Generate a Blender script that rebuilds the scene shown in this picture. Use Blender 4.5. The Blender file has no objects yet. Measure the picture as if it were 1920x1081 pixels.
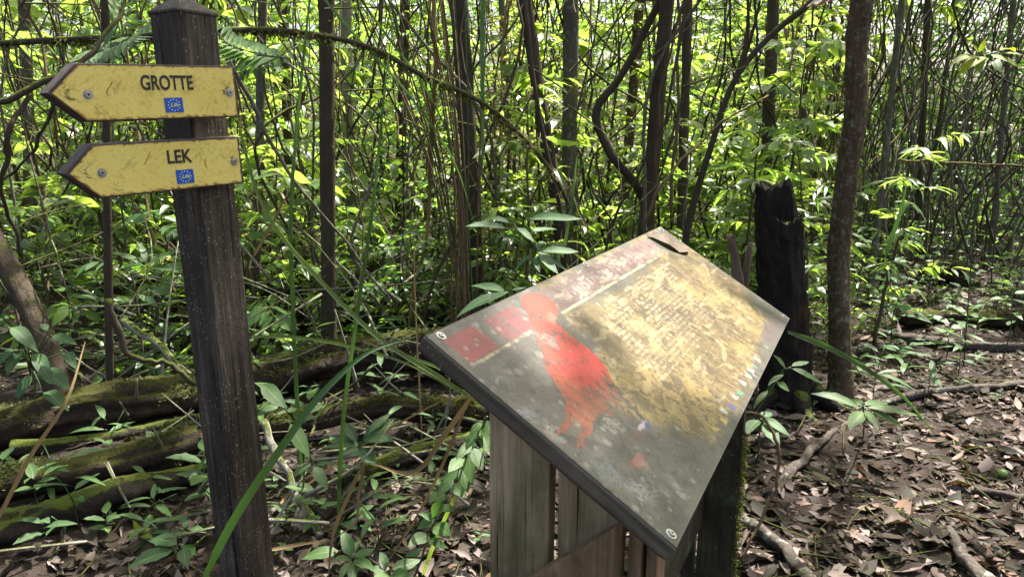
import bpy, bmesh, math, random
import numpy as np
from mathutils import Vector, Matrix

# ------------------------------------------------------------------ camera, sky, sun, exposure
SC = bpy.context.scene
COL = SC.collection
R = math.radians
CAM_Z, PITCH, FPX = 1.55, 13.2, 1340.0
cam = bpy.data.cameras.new('camera'); camo = bpy.data.objects.new('camera', cam); COL.objects.link(camo)
camo.location = (0, 0, CAM_Z); camo.rotation_euler = (R(90 - PITCH), 0, 0)
cam.sensor_width = 36; cam.lens = FPX / 1920 * 36; cam.clip_start = 0.05; cam.clip_end = 500
SC.camera = camo

SUN_DIR = Vector((0.30, 0.34, 0.89)).normalized()       # towards the sun
world = bpy.data.worlds.new('World'); SC.world = world; world.use_nodes = True
wn = world.node_tree.nodes; wl = world.node_tree.links
for n in list(wn): wn.remove(n)
sky = wn.new('ShaderNodeTexSky'); sky.sky_type = 'NISHITA'; sky.sun_disc = False
sky.sun_elevation = math.asin(SUN_DIR.z); sky.sun_rotation = math.atan2(SUN_DIR.x, SUN_DIR.y)
sky.air_density = 1.0; sky.dust_density = 7.0; sky.ozone_density = 0.4
bg = wn.new('ShaderNodeBackground'); bg.inputs[1].default_value = 0.09
wo = wn.new('ShaderNodeOutputWorld'); wl.new(sky.outputs[0], bg.inputs[0]); wl.new(bg.outputs[0], wo.inputs[0])
sun = bpy.data.lights.new('sun', 'SUN'); sun.energy = 5.0; sun.angle = R(0.53); sun.color = (1.0, 0.95, 0.86)
suno = bpy.data.objects.new('sun', sun); COL.objects.link(suno)
suno.rotation_euler = SUN_DIR.to_track_quat('Z', 'Y').to_euler()

SC.view_settings.view_transform = 'Standard'; SC.view_settings.look = 'None'
SC.view_settings.exposure = 2.2; SC.view_settings.gamma = 1.0; SC.view_settings.use_curve_mapping = False
SC.render.engine = 'CYCLES'
cy = SC.cycles
cy.max_bounces = 5; cy.diffuse_bounces = 3; cy.glossy_bounces = 1; cy.transmission_bounces = 3; cy.transparent_max_bounces = 2
cy.sample_clamp_indirect = 4.0; cy.caustics_reflective = False; cy.caustics_refractive = False
cy.use_denoising = True; cy.use_adaptive_sampling = True; cy.adaptive_threshold = 0.02; cy.adaptive_min_samples = 48

rng = np.random.default_rng(7)
random.seed(11)

# ------------------------------------------------------------------ pixel helpers (photograph pixels, 1920 wide)
_p = R(PITCH)
_FW = np.array([0, math.cos(_p), -math.sin(_p)]); _UP = np.array([0, math.sin(_p), math.cos(_p)])
def ray(u, v):
    return np.array([1.0, 0, 0]) * (u - 960) / FPX - _UP * (v - 540.5) / FPX + _FW
def P(u, v, Y):                       # point at distance Y in front (world y)
    d = ray(u, v); return np.array([0, 0, CAM_Z]) + d * (Y / d[1])
def G(u, v, z=0.0):                   # point where the line of sight reaches height z
    d = ray(u, v); return np.array([0, 0, CAM_Z]) + d * ((z - CAM_Z) / d[2])
def proj(p):
    q = np.asarray(p) - np.array([0, 0, CAM_Z]); w = q @ _FW
    return 960 + FPX * q[..., 0] / w, 540.5 - FPX * (q @ _UP) / w

def ground_h(x, y):
    x = np.asarray(x, float); y = np.asarray(y, float)
    h = 0.030 * np.sin(1.3 * x + 0.7) * np.cos(1.1 * y) + 0.022 * np.sin(2.9 * x - 1.7 * y) + 0.012 * np.sin(6.1 * y + 3.3 * x)
    h += 0.008 * np.sin(13 * x + 5 * y) + 0.02 * np.clip(y - 6, 0, 30)
    return h

# ------------------------------------------------------------------ materials
def mat(name):
    m = bpy.data.materials.new(name); m.use_nodes = True
    nt = m.node_tree
    for n in list(nt.nodes): nt.nodes.remove(n)
    out = nt.nodes.new('ShaderNodeOutputMaterial')
    return m, nt, out
def N(nt, t, **kw):
    n = nt.nodes.new('ShaderNode' + t)
    for k, v in kw.items():
        if k.startswith('i_'): n.inputs[k[2:].replace('_', ' ')].default_value = v
        else: setattr(n, k, v)
    return n
def L(nt, a, b): nt.links.new(a, b)
def ramp(nt, fac, stops):
    r = nt.nodes.new('ShaderNodeValToRGB'); e = r.color_ramp.elements
    while len(e) < len(stops): e.new(0.5)
    for i, (p, c) in enumerate(stops):
        e[i].position = p; e[i].color = (*c, 1)
    L(nt, fac, r.inputs[0]); return r.outputs[0]
def mix(nt, fac, a, b, mode='MIX'):
    m = nt.nodes.new('ShaderNodeMix'); m.data_type = 'RGBA'; m.blend_type = mode
    for s, v in ((m.inputs[0], fac), (m.inputs[6], a), (m.inputs[7], b)):
        if hasattr(v, 'is_linked'): L(nt, v, s)
        else: s.default_value = v if not isinstance(v, tuple) else (*v, 1)
    return m.outputs[2]
def math_n(nt, op, a, b=None, c=None):
    m = nt.nodes.new('ShaderNodeMath'); m.operation = op
    for i, v in enumerate((a, b, c)):
        if v is None: continue
        if hasattr(v, 'is_linked'): L(nt, v, m.inputs[i])
        else: m.inputs[i].default_value = v
    return m.outputs[0]
def noise(nt, scale, detail=4, rough=.6, vec=None, dist=0):
    n = N(nt, 'TexNoise'); n.inputs['Scale'].default_value = scale; n.inputs['Detail'].default_value = detail
    n.inputs['Roughness'].default_value = rough; n.inputs['Distortion'].default_value = dist
    if vec is not None: L(nt, vec, n.inputs['Vector'])
    return n.outputs['Fac']
def coords(nt, kind='Object', scale=(1, 1, 1)):
    t = N(nt, 'TexCoord'); mp = N(nt, 'Mapping'); mp.inputs['Scale'].default_value = scale
    L(nt, t.outputs[kind], mp.inputs[0]); return mp.outputs[0]
def bump(nt, h, strength, dist=.01):
    b = N(nt, 'Bump'); b.inputs['Strength'].default_value = strength; b.inputs['Distance'].default_value = dist
    L(nt, h, b.inputs['Height']); return b.outputs[0]
def srgb(r, g, b): return tuple(((c / 255 + .055) / 1.055) ** 2.4 if c > 10 else c / 3294.6 for c in (r, g, b))

def leaf_material(name, stops, trans, tfac=.42, rough=.38, spec=.5, veins=False, per_object=False, vcol=(.25, .34, .12)):
    m, nt, out = mat(name)
    if per_object: rnd = N(nt, 'ObjectInfo').outputs['Random']
    else: rnd = N(nt, 'NewGeometry').outputs['Random Per Island']
    base = ramp(nt, rnd, stops)
    nz = noise(nt, 22, 3, .6, coords(nt, 'Object'))
    base = mix(nt, math_n(nt, 'MULTIPLY', nz, .5), base, (.02, .035, .008))
    if not per_object:
        hs = N(nt, 'HueSaturation'); oi = N(nt, 'ObjectInfo').outputs['Random']; L(nt, base, hs.inputs['Color'])
        L(nt, math_n(nt, 'ADD', math_n(nt, 'MULTIPLY', oi, .06), .46), hs.inputs['Hue']); L(nt, math_n(nt, 'ADD', math_n(nt, 'MULTIPLY', oi, .7), .65), hs.inputs['Value']); L(nt, math_n(nt, 'SUBTRACT', 1.1, math_n(nt, 'MULTIPLY', oi, .35)), hs.inputs['Saturation']); base = hs.outputs[0]
    hgt = nz
    if veins:
        uv = N(nt, 'UVMap'); sx = N(nt, 'SeparateXYZ'); L(nt, uv.outputs[0], sx.inputs[0])
        ax = math_n(nt, 'ABSOLUTE', math_n(nt, 'SUBTRACT', sx.outputs[0], .5))
        rib = math_n(nt, 'LESS_THAN', ax, .018)
        ph = math_n(nt, 'SUBTRACT', math_n(nt, 'MULTIPLY', sx.outputs[1], 62.0), math_n(nt, 'MULTIPLY', ax, 40.0))
        wv = math_n(nt, 'POWER', math_n(nt, 'ABSOLUTE', math_n(nt, 'SINE', ph)), 6.0)
        base = mix(nt, math_n(nt, 'MULTIPLY', rib, .55), base, vcol)
        base = mix(nt, math_n(nt, 'MULTIPLY', math_n(nt, 'SUBTRACT', 1.0, wv), .10), base, vcol)
        hgt = math_n(nt, 'ADD', math_n(nt, 'MULTIPLY', wv, -.5), nz)
        # blotches and bites
        sp = math_n(nt, 'GREATER_THAN', noise(nt, 60, 2, .7, coords(nt, 'Object')), .70)
        base = mix(nt, math_n(nt, 'MULTIPLY', sp, .7), base, (.16, .12, .05))
    pb = N(nt, 'BsdfPrincipled'); L(nt, base, pb.inputs['Base Color'])
    pb.inputs['Roughness'].default_value = rough; pb.inputs['Specular IOR Level'].default_value = spec
    L(nt, bump(nt, hgt, .25, .004), pb.inputs['Normal'])
    tr = N(nt, 'BsdfTranslucent')
    tcol = mix(nt, rnd, trans[0], trans[1]); L(nt, tcol, tr.inputs[0])
    mx = N(nt, 'MixShader'); mx.inputs[0].default_value = tfac
    L(nt, pb.outputs[0], mx.inputs[1]); L(nt, tr.outputs[0], mx.inputs[2]); L(nt, mx.outputs[0], out.inputs[0])
    return m

MT = {}
MT['leaf_bright'] = leaf_material('leaf_bright', [(0, (.05, .11, .02)), (.5, (.075, .15, .025)), (1, (.12, .20, .03))], ((.26, .46, .05), (.46, .60, .09)), .50, .32, .6)
MT['leaf_mid'] = leaf_material('leaf_mid', [(0, (.035, .085, .022)), (.5, (.06, .125, .03)), (.93, (.09, .165, .035)), (1, (.30, .20, .04))], ((.18, .40, .04), (.36, .56, .07)), .46)
MT['leaf_dark'] = leaf_material('leaf_dark', [(0, (.025, .06, .022)), (.6, (.04, .09, .035)), (1, (.06, .12, .05))], ((.10, .24, .04), (.18, .36, .05)), .34, .33, .6)
MT['leaf_yellow'] = leaf_material('leaf_yellow', [(0, (.08, .12, .025)), (.7, (.16, .19, .04)), (1, (.22, .12, .04))], ((.34, .42, .05), (.5, .5, .10)), .45)
MT['leaf_near'] = leaf_material('leaf_near', [(0, (.03, .075, .022)), (.5, (.042, .10, .032)), (1, (.07, .135, .036))], ((.11, .28, .04), (.20, .38, .05)), .33, .42, .32, True, True)
MT['leaf_near_dark'] = leaf_material('leaf_near_dark', [(0, (.022, .060, .026)), (.5, (.034, .085, .038)), (1, (.045, .10, .045))], ((.08, .21, .05), (.11, .26, .05)), .26, .5, .22, True, True)
MT['leaf_young'] = leaf_material('leaf_young', [(0, (.13, .19, .012)), (1, (.20, .22, .015))], ((.40, .50, .02), (.50, .50, .02)), .5, .5, .15, True, True)
MT['dead_leaf'] = leaf_material('dead_leaf', [(0, (.018, .010, .009)), (.3, (.042, .026, .022)), (.55, (.085, .058, .051)), (.8, (.18, .14, .13)), (.95, (.29, .235, .215)), (1, (.19, .11, .06))], ((.10, .05, .02), (.16, .09, .03)), .12, .62, .18, False, True)  # random leaf tones; the palest also stand in for sunlit leaves
MT['dead_leaf_mass'] = leaf_material('dead_leaf_mass', [(0, (.008, .005, .004)), (.4, (.026, .015, .012)), (.65, (.062, .040, .032)), (.80, (.14, .10, .09)), (.92, (.27, .21, .20)), (1, (.19, .11, .06))], ((.10, .05, .02), (.16, .09, .03)), .12, .65, .15)  # pale end of the ramp lightened to suggest sun patches in the litter
MT['sedge'] = leaf_material('sedge', [(0, (.026, .062, .020)), (1, (.042, .10, .028))], ((.08, .19, .03), (.12, .25, .04)), .26, .35, .5, False, True)
MT['sedge_lime'] = leaf_material('sedge_lime', [(0, (.08, .13, .02)), (1, (.11, .16, .025))], ((.18, .26, .03), (.22, .3, .04)), .35, .35, .5, False, True)
MT['dry_stalk'] = leaf_material('dry_stalk', [(0, (.24, .15, .06)), (1, (.36, .25, .12))], ((.2, .12, .04), (.25, .15, .05)), .1, .6, .3, False, True)
MT['moss'] = leaf_material('moss', [(0, (.03, .035, .008)), (.5, (.07, .075, .015)), (1, (.13, .135, .03))], ((.10, .12, .02), (.16, .18, .03)), .3, .8, .2)

def bark_material(name, c0, c1, moss=0.0, mosscol=((.05, .07, .012), (.13, .16, .03)), stretch=6, lichen=0.0, rough=.85, sc=1.0, up=0.6, bs=.8):
    m, nt, out = mat(name)
    v = coords(nt, 'Object', (sc, sc, sc / stretch)) if stretch else coords(nt, 'Object', (sc, sc, sc))
    v2 = coords(nt, 'Object')
    a = noise(nt, 38, 6, .65, v, .4); b = noise(nt, 7, 4, .6, v2)
    c = mix(nt, a, c0, c1)
    c = mix(nt, math_n(nt, 'MULTIPLY', b, .55), c, tuple(x * .35 for x in c0))
    h = a
    if lichen > 0:
        lz = noise(nt, 26, 5, .7, v2); lm = ramp(nt, lz, [(.60 - .12 * lichen, (0, 0, 0)), (.66, (1, 1, 1))])
        c = mix(nt, math_n(nt, 'MULTIPLY', lm, .55), c, (.30, .32, .26))
    if moss > 0:
        g = N(nt, 'NewGeometry'); s = N(nt, 'SeparateXYZ'); L(nt, g.outputs['Normal'], s.inputs[0])
        mz = noise(nt, 11, 6, .7, v2, .6)
        f = math_n(nt, 'ADD', math_n(nt, 'MULTIPLY', s.outputs[2], up), mz)
        f = ramp(nt, f, [(1.02 - moss * .55, (0, 0, 0)), (1.12 - moss * .45, (1, 1, 1))])
        fine = noise(nt, 140, 4, .7, v2)
        mc = mix(nt, fine, mosscol[0], mosscol[1])
        c = mix(nt, f, c, mc)
        h = math_n(nt, 'ADD', a, math_n(nt, 'MULTIPLY', math_n(nt, 'MULTIPLY', f, fine), 1.2))
    pb = N(nt, 'BsdfPrincipled'); L(nt, c, pb.inputs['Base Color']); pb.inputs['Roughness'].default_value = rough
    pb.inputs['Specular IOR Level'].default_value = .12
    L(nt, bump(nt, h, bs, .02), pb.inputs['Normal']); L(nt, pb.outputs[0], out.inputs[0])
    return m
MT['bark_dark'] = bark_material('bark_dark', (.035, .026, .018), (.11, .085, .06), .30)
MT['bark_brown'] = bark_material('bark_brown', (.034, .021, .014), (.21, .135, .088), .62, sc=1.6, up=.0, stretch=6, bs=1.0, lichen=.7)
MT['bark_grey'] = bark_material('bark_grey', (.07, .06, .045), (.19, .17, .13), .22, lichen=.6)
MT['bark_pale'] = bark_material('bark_pale', (.14, .125, .10), (.34, .31, .26), .25, lichen=1.0)
MT['bark_moss'] = bark_material('bark_moss', (.05, .04, .028), (.13, .10, .07), .75, up=.35)
MT['log'] = bark_material('log', (.016, .012, .009), (.075, .052, .036), .25, stretch=0, sc=.9, up=.62, bs=1.0, mosscol=((.018, .022, .006), (.105, .105, .024)))
MT['log_dark'] = bark_material('log_dark', (.012, .010, .008), (.05, .038, .03), .22, stretch=0, sc=.7, up=.6, bs=1.0)
MT['root'] = bark_material('root', (.035, .028, .024), (.14, .115, .10), .02, stretch=0, sc=1.0, lichen=.4)
MT['char'] = bark_material('char', (.004, .0033, .0027), (.042, .033, .026), .05, stretch=5, sc=1.2, up=.6, rough=.75, bs=1.0)
MT['rim'] = bark_material('rim', (.02, .017, .013), (.10, .088, .068), .25, stretch=3, up=.5)
def char_bole():
    m = MT['char'].copy(); m.name = 'char_bole'; nt = m.node_tree; MT['char_bole'] = m
    pb = [n for n in nt.nodes if n.type == 'BSDF_PRINCIPLED'][0]; old = pb.inputs['Base Color'].links[0].from_socket
    tc = N(nt, 'TexCoord'); d = N(nt, 'VectorMath', operation='DISTANCE'); L(nt, tc.outputs['Object'], d.inputs[0]); d.inputs[1].default_value = (.02, -.13, .60)
    f = math_n(nt, 'ADD', d.outputs['Value'], math_n(nt, 'MULTIPLY', math_n(nt, 'SUBTRACT', noise(nt, 16, 5, .7, coords(nt)), .5), .16))
    L(nt, mix(nt, ramp(nt, f, [(.05, (1, 1, 1)), (.075, (0, 0, 0))]), old, mix(nt, noise(nt, 40, 4, .7, coords(nt)), (.02, .009, .005), (.075, .036, .019))), pb.inputs['Base Color'])
char_bole()
MT['splinter'] = bark_material('splinter', (.12, .08, .055), (.38, .28, .215), 0, stretch=9)
MT['twig'] = bark_material('twig', (.06, .045, .03), (.16, .125, .085), .2)
MT['lianas'] = bark_material('lianas', (.09, .055, .03), (.22, .15, .09), .05)

def wood_material(name, c0, c1, c2, flecks=0.0, rough=.7, axis=2, moss=0.0, gs=9.0, grain=.35, crack=False):
    m, nt, out = mat(name)
    sc = [gs * 9, gs * 9, gs * 9]; sc[axis] = gs * .5
    v = coords(nt, 'Object', tuple(sc)); vo = coords(nt, 'Object')
    a = noise(nt, 1.0, 6, .7, v, .15); b = noise(nt, 4.5, 5, .65, vo, .3); d = noise(nt, 90, 3, .6, vo)
    c = ramp(nt, a, [(.28, c0), (.52, c1), (.75, c2)])
    c = mix(nt, ramp(nt, b, [(.35, (0, 0, 0)), (.68, (.75, .75, .75))]), c, tuple(x * .45 for x in c0))
    if crack:
        cv = [70, 70, 70]; cv[axis] = 1.6
        ck = noise(nt, 1.0, 3, .5, coords(nt, 'Object', tuple(cv)), .2); c = mix(nt, ramp(nt, ck, [(.62, (0, 0, 0)), (.67, (1, 1, 1))]), c, (.004, .003, .0025))
        c = mix(nt, ramp(nt, noise(nt, 2.6, 4, .6, coords(nt, 'Object', (1, 1, .35))), [(.52, (0, 0, 0)), (.72, (.5, .5, .5))]), c, (.055, .055, .035))
    if flecks > 0:
        vr = N(nt, 'TexVoronoi'); vr.inputs['Scale'].default_value = 190; L(nt, coords(nt, 'Object', (1, 1, .45)), vr.inputs['Vector'])
        f = math_n(nt, 'LESS_THAN', vr.outputs['Distance'], .20)
        f = math_n(nt, 'MULTIPLY', f, math_n(nt, 'GREATER_THAN', noise(nt, 6, 5, .85, vo), .655 - .14 * flecks))
        c = mix(nt, math_n(nt, 'MULTIPLY', f, .75), c, (.30, .27, .19))
    if moss > 0:
        mz = noise(nt, 9, 5, .7, vo, .5)
        c = mix(nt, ramp(nt, mz, [(.62 - .15 * moss, (0, 0, 0)), (.74, (.6, .6, .6))]), c, (.10, .13, .06))
    pb = N(nt, 'BsdfPrincipled'); L(nt, c, pb.inputs['Base Color']); pb.inputs['Roughness'].default_value = rough
    pb.inputs['Specular IOR Level'].default_value = .2
    h = math_n(nt, 'ADD', a, math_n(nt, 'MULTIPLY', d, .4))
    L(nt, bump(nt, h, grain, .006), pb.inputs['Normal']); L(nt, pb.outputs[0], out.inputs[0])
    return m
MT['post'] = wood_material('post', (.023, .018, .013), (.070, .056, .044), (.175, .147, .120), 1.0, .7, grain=.8, crack=True)
MT['post_cap'] = wood_material('post_cap', (.03, .026, .021), (.075, .066, .056), (.15, .135, .115), .8, .8)
MT['sign_wood'] = wood_material('sign_wood', (.05, .035, .032), (.11, .08, .075), (.19, .15, .14), 0, .7, axis=0)
MT['plank'] = wood_material('plank', (.19, .140, .07), (.42, .325, .20), (.60, .49, .325), .25, .8, moss=.8, crack=True)
MT['plank_red'] = wood_material('plank_red', (.14, .085, .045), (.34, .22, .135), (.50, .37, .25), 0, .75, moss=.3)
MT['plank_dark'] = wood_material('plank_dark', (.014, .012, .008), (.040, .035, .022), (.075, .066, .04), .2, .7, moss=.5)
MT['board'] = wood_material('board', (.06, .048, .034), (.12, .10, .076), (.20, .172, .135), .7, .7, axis=1)

def plain(name, col, rough=.5, metal=0.0, spec=.5):
    m, nt, out = mat(name)
    pb = N(nt, 'BsdfPrincipled'); pb.inputs['Roughness'].default_value = rough
    pb.inputs['Metallic'].default_value = metal; pb.inputs['Specular IOR Level'].default_value = spec
    nz = noise(nt, 180, 4, .7, coords(nt))
    L(nt, mix(nt, math_n(nt, 'MULTIPLY', nz, .45), col, tuple(x * .5 for x in col)), pb.inputs['Base Color'])
    L(nt, pb.outputs[0], out.inputs[0]); return m
MT['ink'] = plain('ink', (.012, .010, .008), .5)
MT['blue'] = plain('blue', (.012, .07, .42), .4)
MT['star'] = plain('star', (.62, .70, .68), .5)
MT['life'] = plain('life', (.50, .62, .30), .5)
MT['steel'] = plain('steel', (.42, .41, .38), .38, .9)
MT['screw_dark'] = plain('screw_dark', (.03, .03, .028), .6)
MT['fruit'] = plain('fruit', (.16, .24, .05), .35)

def printed(name, rough=.4, spec=.5, grime=True):
    m, nt, out = mat(name)
    at = N(nt, 'Attribute'); at.attribute_name = 'print'
    c = at.outputs['Color']; v = coords(nt)
    fine = noise(nt, 260, 4, .7, v); big = noise(nt, 16, 5, .65, v, .3)
    if grime:
        c = mix(nt, ramp(nt, fine, [(.50, (0, 0, 0)), (.74, (.40, .40, .40))]), c, (.16, .15, .13))
    c = mix(nt, math_n(nt, 'MULTIPLY', big, .35), c, tuple([.55] * 3), 'MULTIPLY')
    pb = N(nt, 'BsdfPrincipled'); L(nt, c, pb.inputs['Base Color'])
    L(nt, math_n(nt, 'ADD', math_n(nt, 'MULTIPLY', big, .25), rough - .1), pb.inputs['Roughness'])
    pb.inputs['Specular IOR Level'].default_value = spec
    L(nt, bump(nt, fine, .12, .002), pb.inputs['Normal']); L(nt, pb.outputs[0], out.inputs[0])
    return m
MT['panel_print'] = printed('panel_print', .40, .36)
MT['sign_print'] = printed('sign_print', .45, .4, False)

def soil_material():
    m, nt, out = mat('soil')
    v = coords(nt, 'Object')
    a = noise(nt, 9, 7, .7, v, .5); b = noise(nt, 70, 5, .7, v); lf = N(nt, 'TexVoronoi'); lf.inputs['Scale'].default_value = 17; L(nt, v, lf.inputs['Vector'])
    c = mix(nt, a, (.007, .0055, .0045), (.028, .021, .018))
    c = mix(nt, math_n(nt, 'MULTIPLY', b, .6), c, (.06, .045, .037))
    w = N(nt, 'SeparateColor'); L(nt, lf.outputs['Color'], w.inputs[0])
    c = mix(nt, math_n(nt, 'MULTIPLY', w.outputs[0], .45), c, (.075, .055, .046))
    pb = N(nt, 'BsdfPrincipled'); L(nt, c, pb.inputs['Base Color']); pb.inputs['Roughness'].default_value = .9; pb.inputs['Specular IOR Level'].default_value = .1
    h = math_n(nt, 'ADD', math_n(nt, 'ADD', b, a), lf.outputs['Distance'])
    L(nt, bump(nt, h, .9, .03), pb.inputs['Normal']); L(nt, pb.outputs[0], out.inputs[0])
    return m
MT['soil'] = soil_material()

# ------------------------------------------------------------------ mesh helpers
def link(name, me, material=None, parent=None):
    o = bpy.data.objects.new(name, me); COL.objects.link(o)
    if material is not None and me is not None and not me.materials: me.materials.append(MT[material])
    if parent is not None: o.parent = parent
    return o
def tag(o, label=None, cat=None, group=None, kind=None):
    if label: o['label'] = label
    if cat: o['category'] = cat
    if group: o['group'] = group
    if kind: o['kind'] = kind
    return o
def empty(name, loc, label, cat, group=None, rz=0):
    o = bpy.data.objects.new(name, None); COL.objects.link(o); o.location = loc; o.rotation_euler = (0, 0, rz)
    o.empty_display_size = .1
    return tag(o, label, cat, group)
def npmesh(name, V, F, smooth=True):
    """V (n,3); F list of faces or an (m,k) array"""
    me = bpy.data.meshes.new(name)
    V = np.asarray(V, np.float32)
    if isinstance(F, np.ndarray):
        m, k = F.shape
        me.vertices.add(len(V)); me.vertices.foreach_set('co', V.ravel())
        me.loops.add(m * k); me.loops.foreach_set('vertex_index', F.astype(np.int32).ravel())
        me.polygons.add(m); me.polygons.foreach_set('loop_start', np.arange(0, m * k, k, dtype=np.int32))
        me.update(calc_edges=True)
    else:
        me.from_pydata([tuple(map(float, v)) for v in V], [], F)
    if smooth: me.polygons.foreach_set('use_smooth', np.ones(len(me.polygons), bool))
    me.update(); return me

def spline(pts, n):
    pts = np.asarray(pts, float)
    if len(pts) < 3:
        t = np.linspace(0, 1, n)[:, None]; return pts[0] * (1 - t) + pts[-1] * t
    c = np.concatenate([[0], np.cumsum(np.linalg.norm(np.diff(pts, axis=0), axis=1) + 1e-6)])
    m = np.gradient(pts, c, axis=0); T = np.linspace(0, c[-1], n); k = np.clip(np.searchsorted(c, T, 'right') - 1, 0, len(pts) - 2)
    h = (c[k + 1] - c[k])[:, None]; t = (T - c[k])[:, None] / h
    return (2 * t**3 - 3 * t**2 + 1) * pts[k] + (t**3 - 2 * t**2 + t) * h * m[k] + (-2 * t**3 + 3 * t**2) * pts[k + 1] + (t**3 - t**2) * h * m[k + 1]
def frames(C):
    T = np.gradient(C, axis=0); T /= np.linalg.norm(T, axis=1)[:, None] + 1e-9
    ref = np.array([0.31, 0.17, .93]) if abs(T[:, 2]).mean() < .8 else np.array([.9, .3, .1])
    A = np.cross(T, ref); A /= np.linalg.norm(A, axis=1)[:, None] + 1e-9
    B = np.cross(T, A); return T, A, B
def tube_data(pts, r0, r1, n=14, k=8, rough=0.0, seed=0, wob=0.0, caps=True):
    C = spline(pts, n)
    rg = np.random.default_rng(seed + 101)
    if wob: 
        w = rg.normal(0, wob, (n, 3)); w[0] = w[-1] = 0
        w = (w + np.roll(w, 1, 0) + np.roll(w, -1, 0)) / 2; C = C + w
    T, A, B = frames(C)
    rad = np.linspace(r0, r1, n)
    th = np.linspace(0, 2 * np.pi, k, endpoint=False)
    rr = rad[:, None] * np.ones(k)
    if rough:
        nz = rg.normal(0, rough, (n, k)); f = nz.copy()
        for _ in range(3): nz = (nz + np.roll(nz, 1, 0) + np.roll(nz, -1, 0)) / 2.1
        nz = nz + f * .35; rr = rr * (1 + nz)
        rr *= (1 + rough * .9 * np.sin(th * 2 + rg.uniform(0, 6))[None] + rough * .5 * np.sin(np.linspace(0, 7, n))[:, None])
    V = C[:, None, :] + rr[..., None] * (A[:, None, :] * np.cos(th)[None, :, None] + B[:, None, :] * np.sin(th)[None, :, None])
    V = V.reshape(-1, 3); F = []
    for i in range(n - 1):
        for j in range(k):
            F.append((i * k + j, i * k + (j + 1) % k, (i + 1) * k + (j + 1) % k, (i + 1) * k + j))
    if caps:
        F.append(tuple(range(k))[::-1]); F.append(tuple((n - 1) * k + j for j in range(k)))
    return V, F, C
from mathutils import noise as mnoise
def rough_tube(pts, r0, r1, n, k, seed, amp=.16, flare=0.0, ridges=7, knots=3):
    C = spline(pts, n); T, A, B = frames(C); rg = np.random.default_rng(seed); V = []
    arc = np.concatenate([[0], np.cumsum(np.linalg.norm(np.diff(C, axis=0), axis=1))]); kn = [(rg.uniform(.1, .9) * arc[-1], rg.uniform(0, 6.28)) for _ in range(knots)]
    for i in range(n):
        r = r0 + (r1 - r0) * i / (n - 1) + flare * r0 * math.exp(-arc[i] / .14)
        for j in range(k):
            a = 2 * math.pi * j / k; c, s_ = math.cos(a), math.sin(a)
            q = Vector((c * 1.6, s_ * 1.6, arc[i] * 2.2 + seed * 7.1)); f = mnoise.noise(q)
            q2 = Vector((c * ridges * .5, s_ * ridges * .5, arc[i] * 3.0 + seed)); f2 = mnoise.noise(q2); q3 = Vector((c * 6, s_ * 6, arc[i] * 26 + seed)); f3 = mnoise.noise(q3)
            d = amp * (f * .9 + f2 * .7 - .35 * abs(f2) + f3 * .30)
            for ka, kb in kn: d += .35 * math.exp(-((arc[i] - ka) / (r * .5)) ** 2 - (((a - kb + math.pi) % (2 * math.pi) - math.pi) / .4) ** 2)
            if flare: d += flare * .35 * math.exp(-arc[i] / .16) * math.sin(a * 4 + seed)
            V.append(C[i] + (A[i] * c + B[i] * s_) * r * (1 + d))
    F = [(i * k + j, i * k + (j + 1) % k, (i + 1) * k + (j + 1) % k, (i + 1) * k + j) for i in range(n - 1) for j in range(k)]
    F.append(tuple(range(k))[::-1]); F.append(tuple((n - 1) * k + j for j in range(k)))
    return np.array(V), F, C
class MB:
    def __init__(s): s.V = []; s.F = []; s.n = 0
    def add(s, V, F):
        s.V.append(np.asarray(V, float)); s.F += [tuple(i + s.n for i in f) for f in F]; s.n += len(V); return s
    def tube(s, *a, **k): V, F, C = tube_data(*a, **k); s.add(V, F); return C
    def box(s, x0, x1, y0, y1, z0, z1):
        V = [(x, y, z) for x in (x0, x1) for y in (y0, y1) for z in (z0, z1)]
        return s.add(V, [(0, 1, 3, 2), (4, 6, 7, 5), (0, 4, 5, 1), (2, 3, 7, 6), (0, 2, 6, 4), (1, 5, 7, 3)])
    def build(s, name, material, parent=None, smooth=True, loc=None):
        V = np.vstack(s.V)
        if loc is not None: V = V - np.asarray(loc)
        o = link(name, npmesh(name, V, s.F, smooth), material, parent)
        return o
def bevel(o, w=.003, seg=2):
    m = o.modifiers.new('bevel', 'BEVEL'); m.width = w; m.segments = seg; m.limit_method = 'ANGLE'; return o
def tube_thing(name, label, cat, mat_, pts, r0, r1, n=18, k=9, rough=.06, wob=0.0, seed=0, group=None):
    """one tapering stem as a thing of one mesh, with its origin at its first point"""
    V, F, C = tube_data(pts, r0, r1, n, k, rough, seed, wob)
    loc = np.asarray(pts[0], float)
    o = link(name, npmesh(name, V - loc, F), mat_); o.location = loc
    return tag(o, label, cat, group), C

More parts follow.
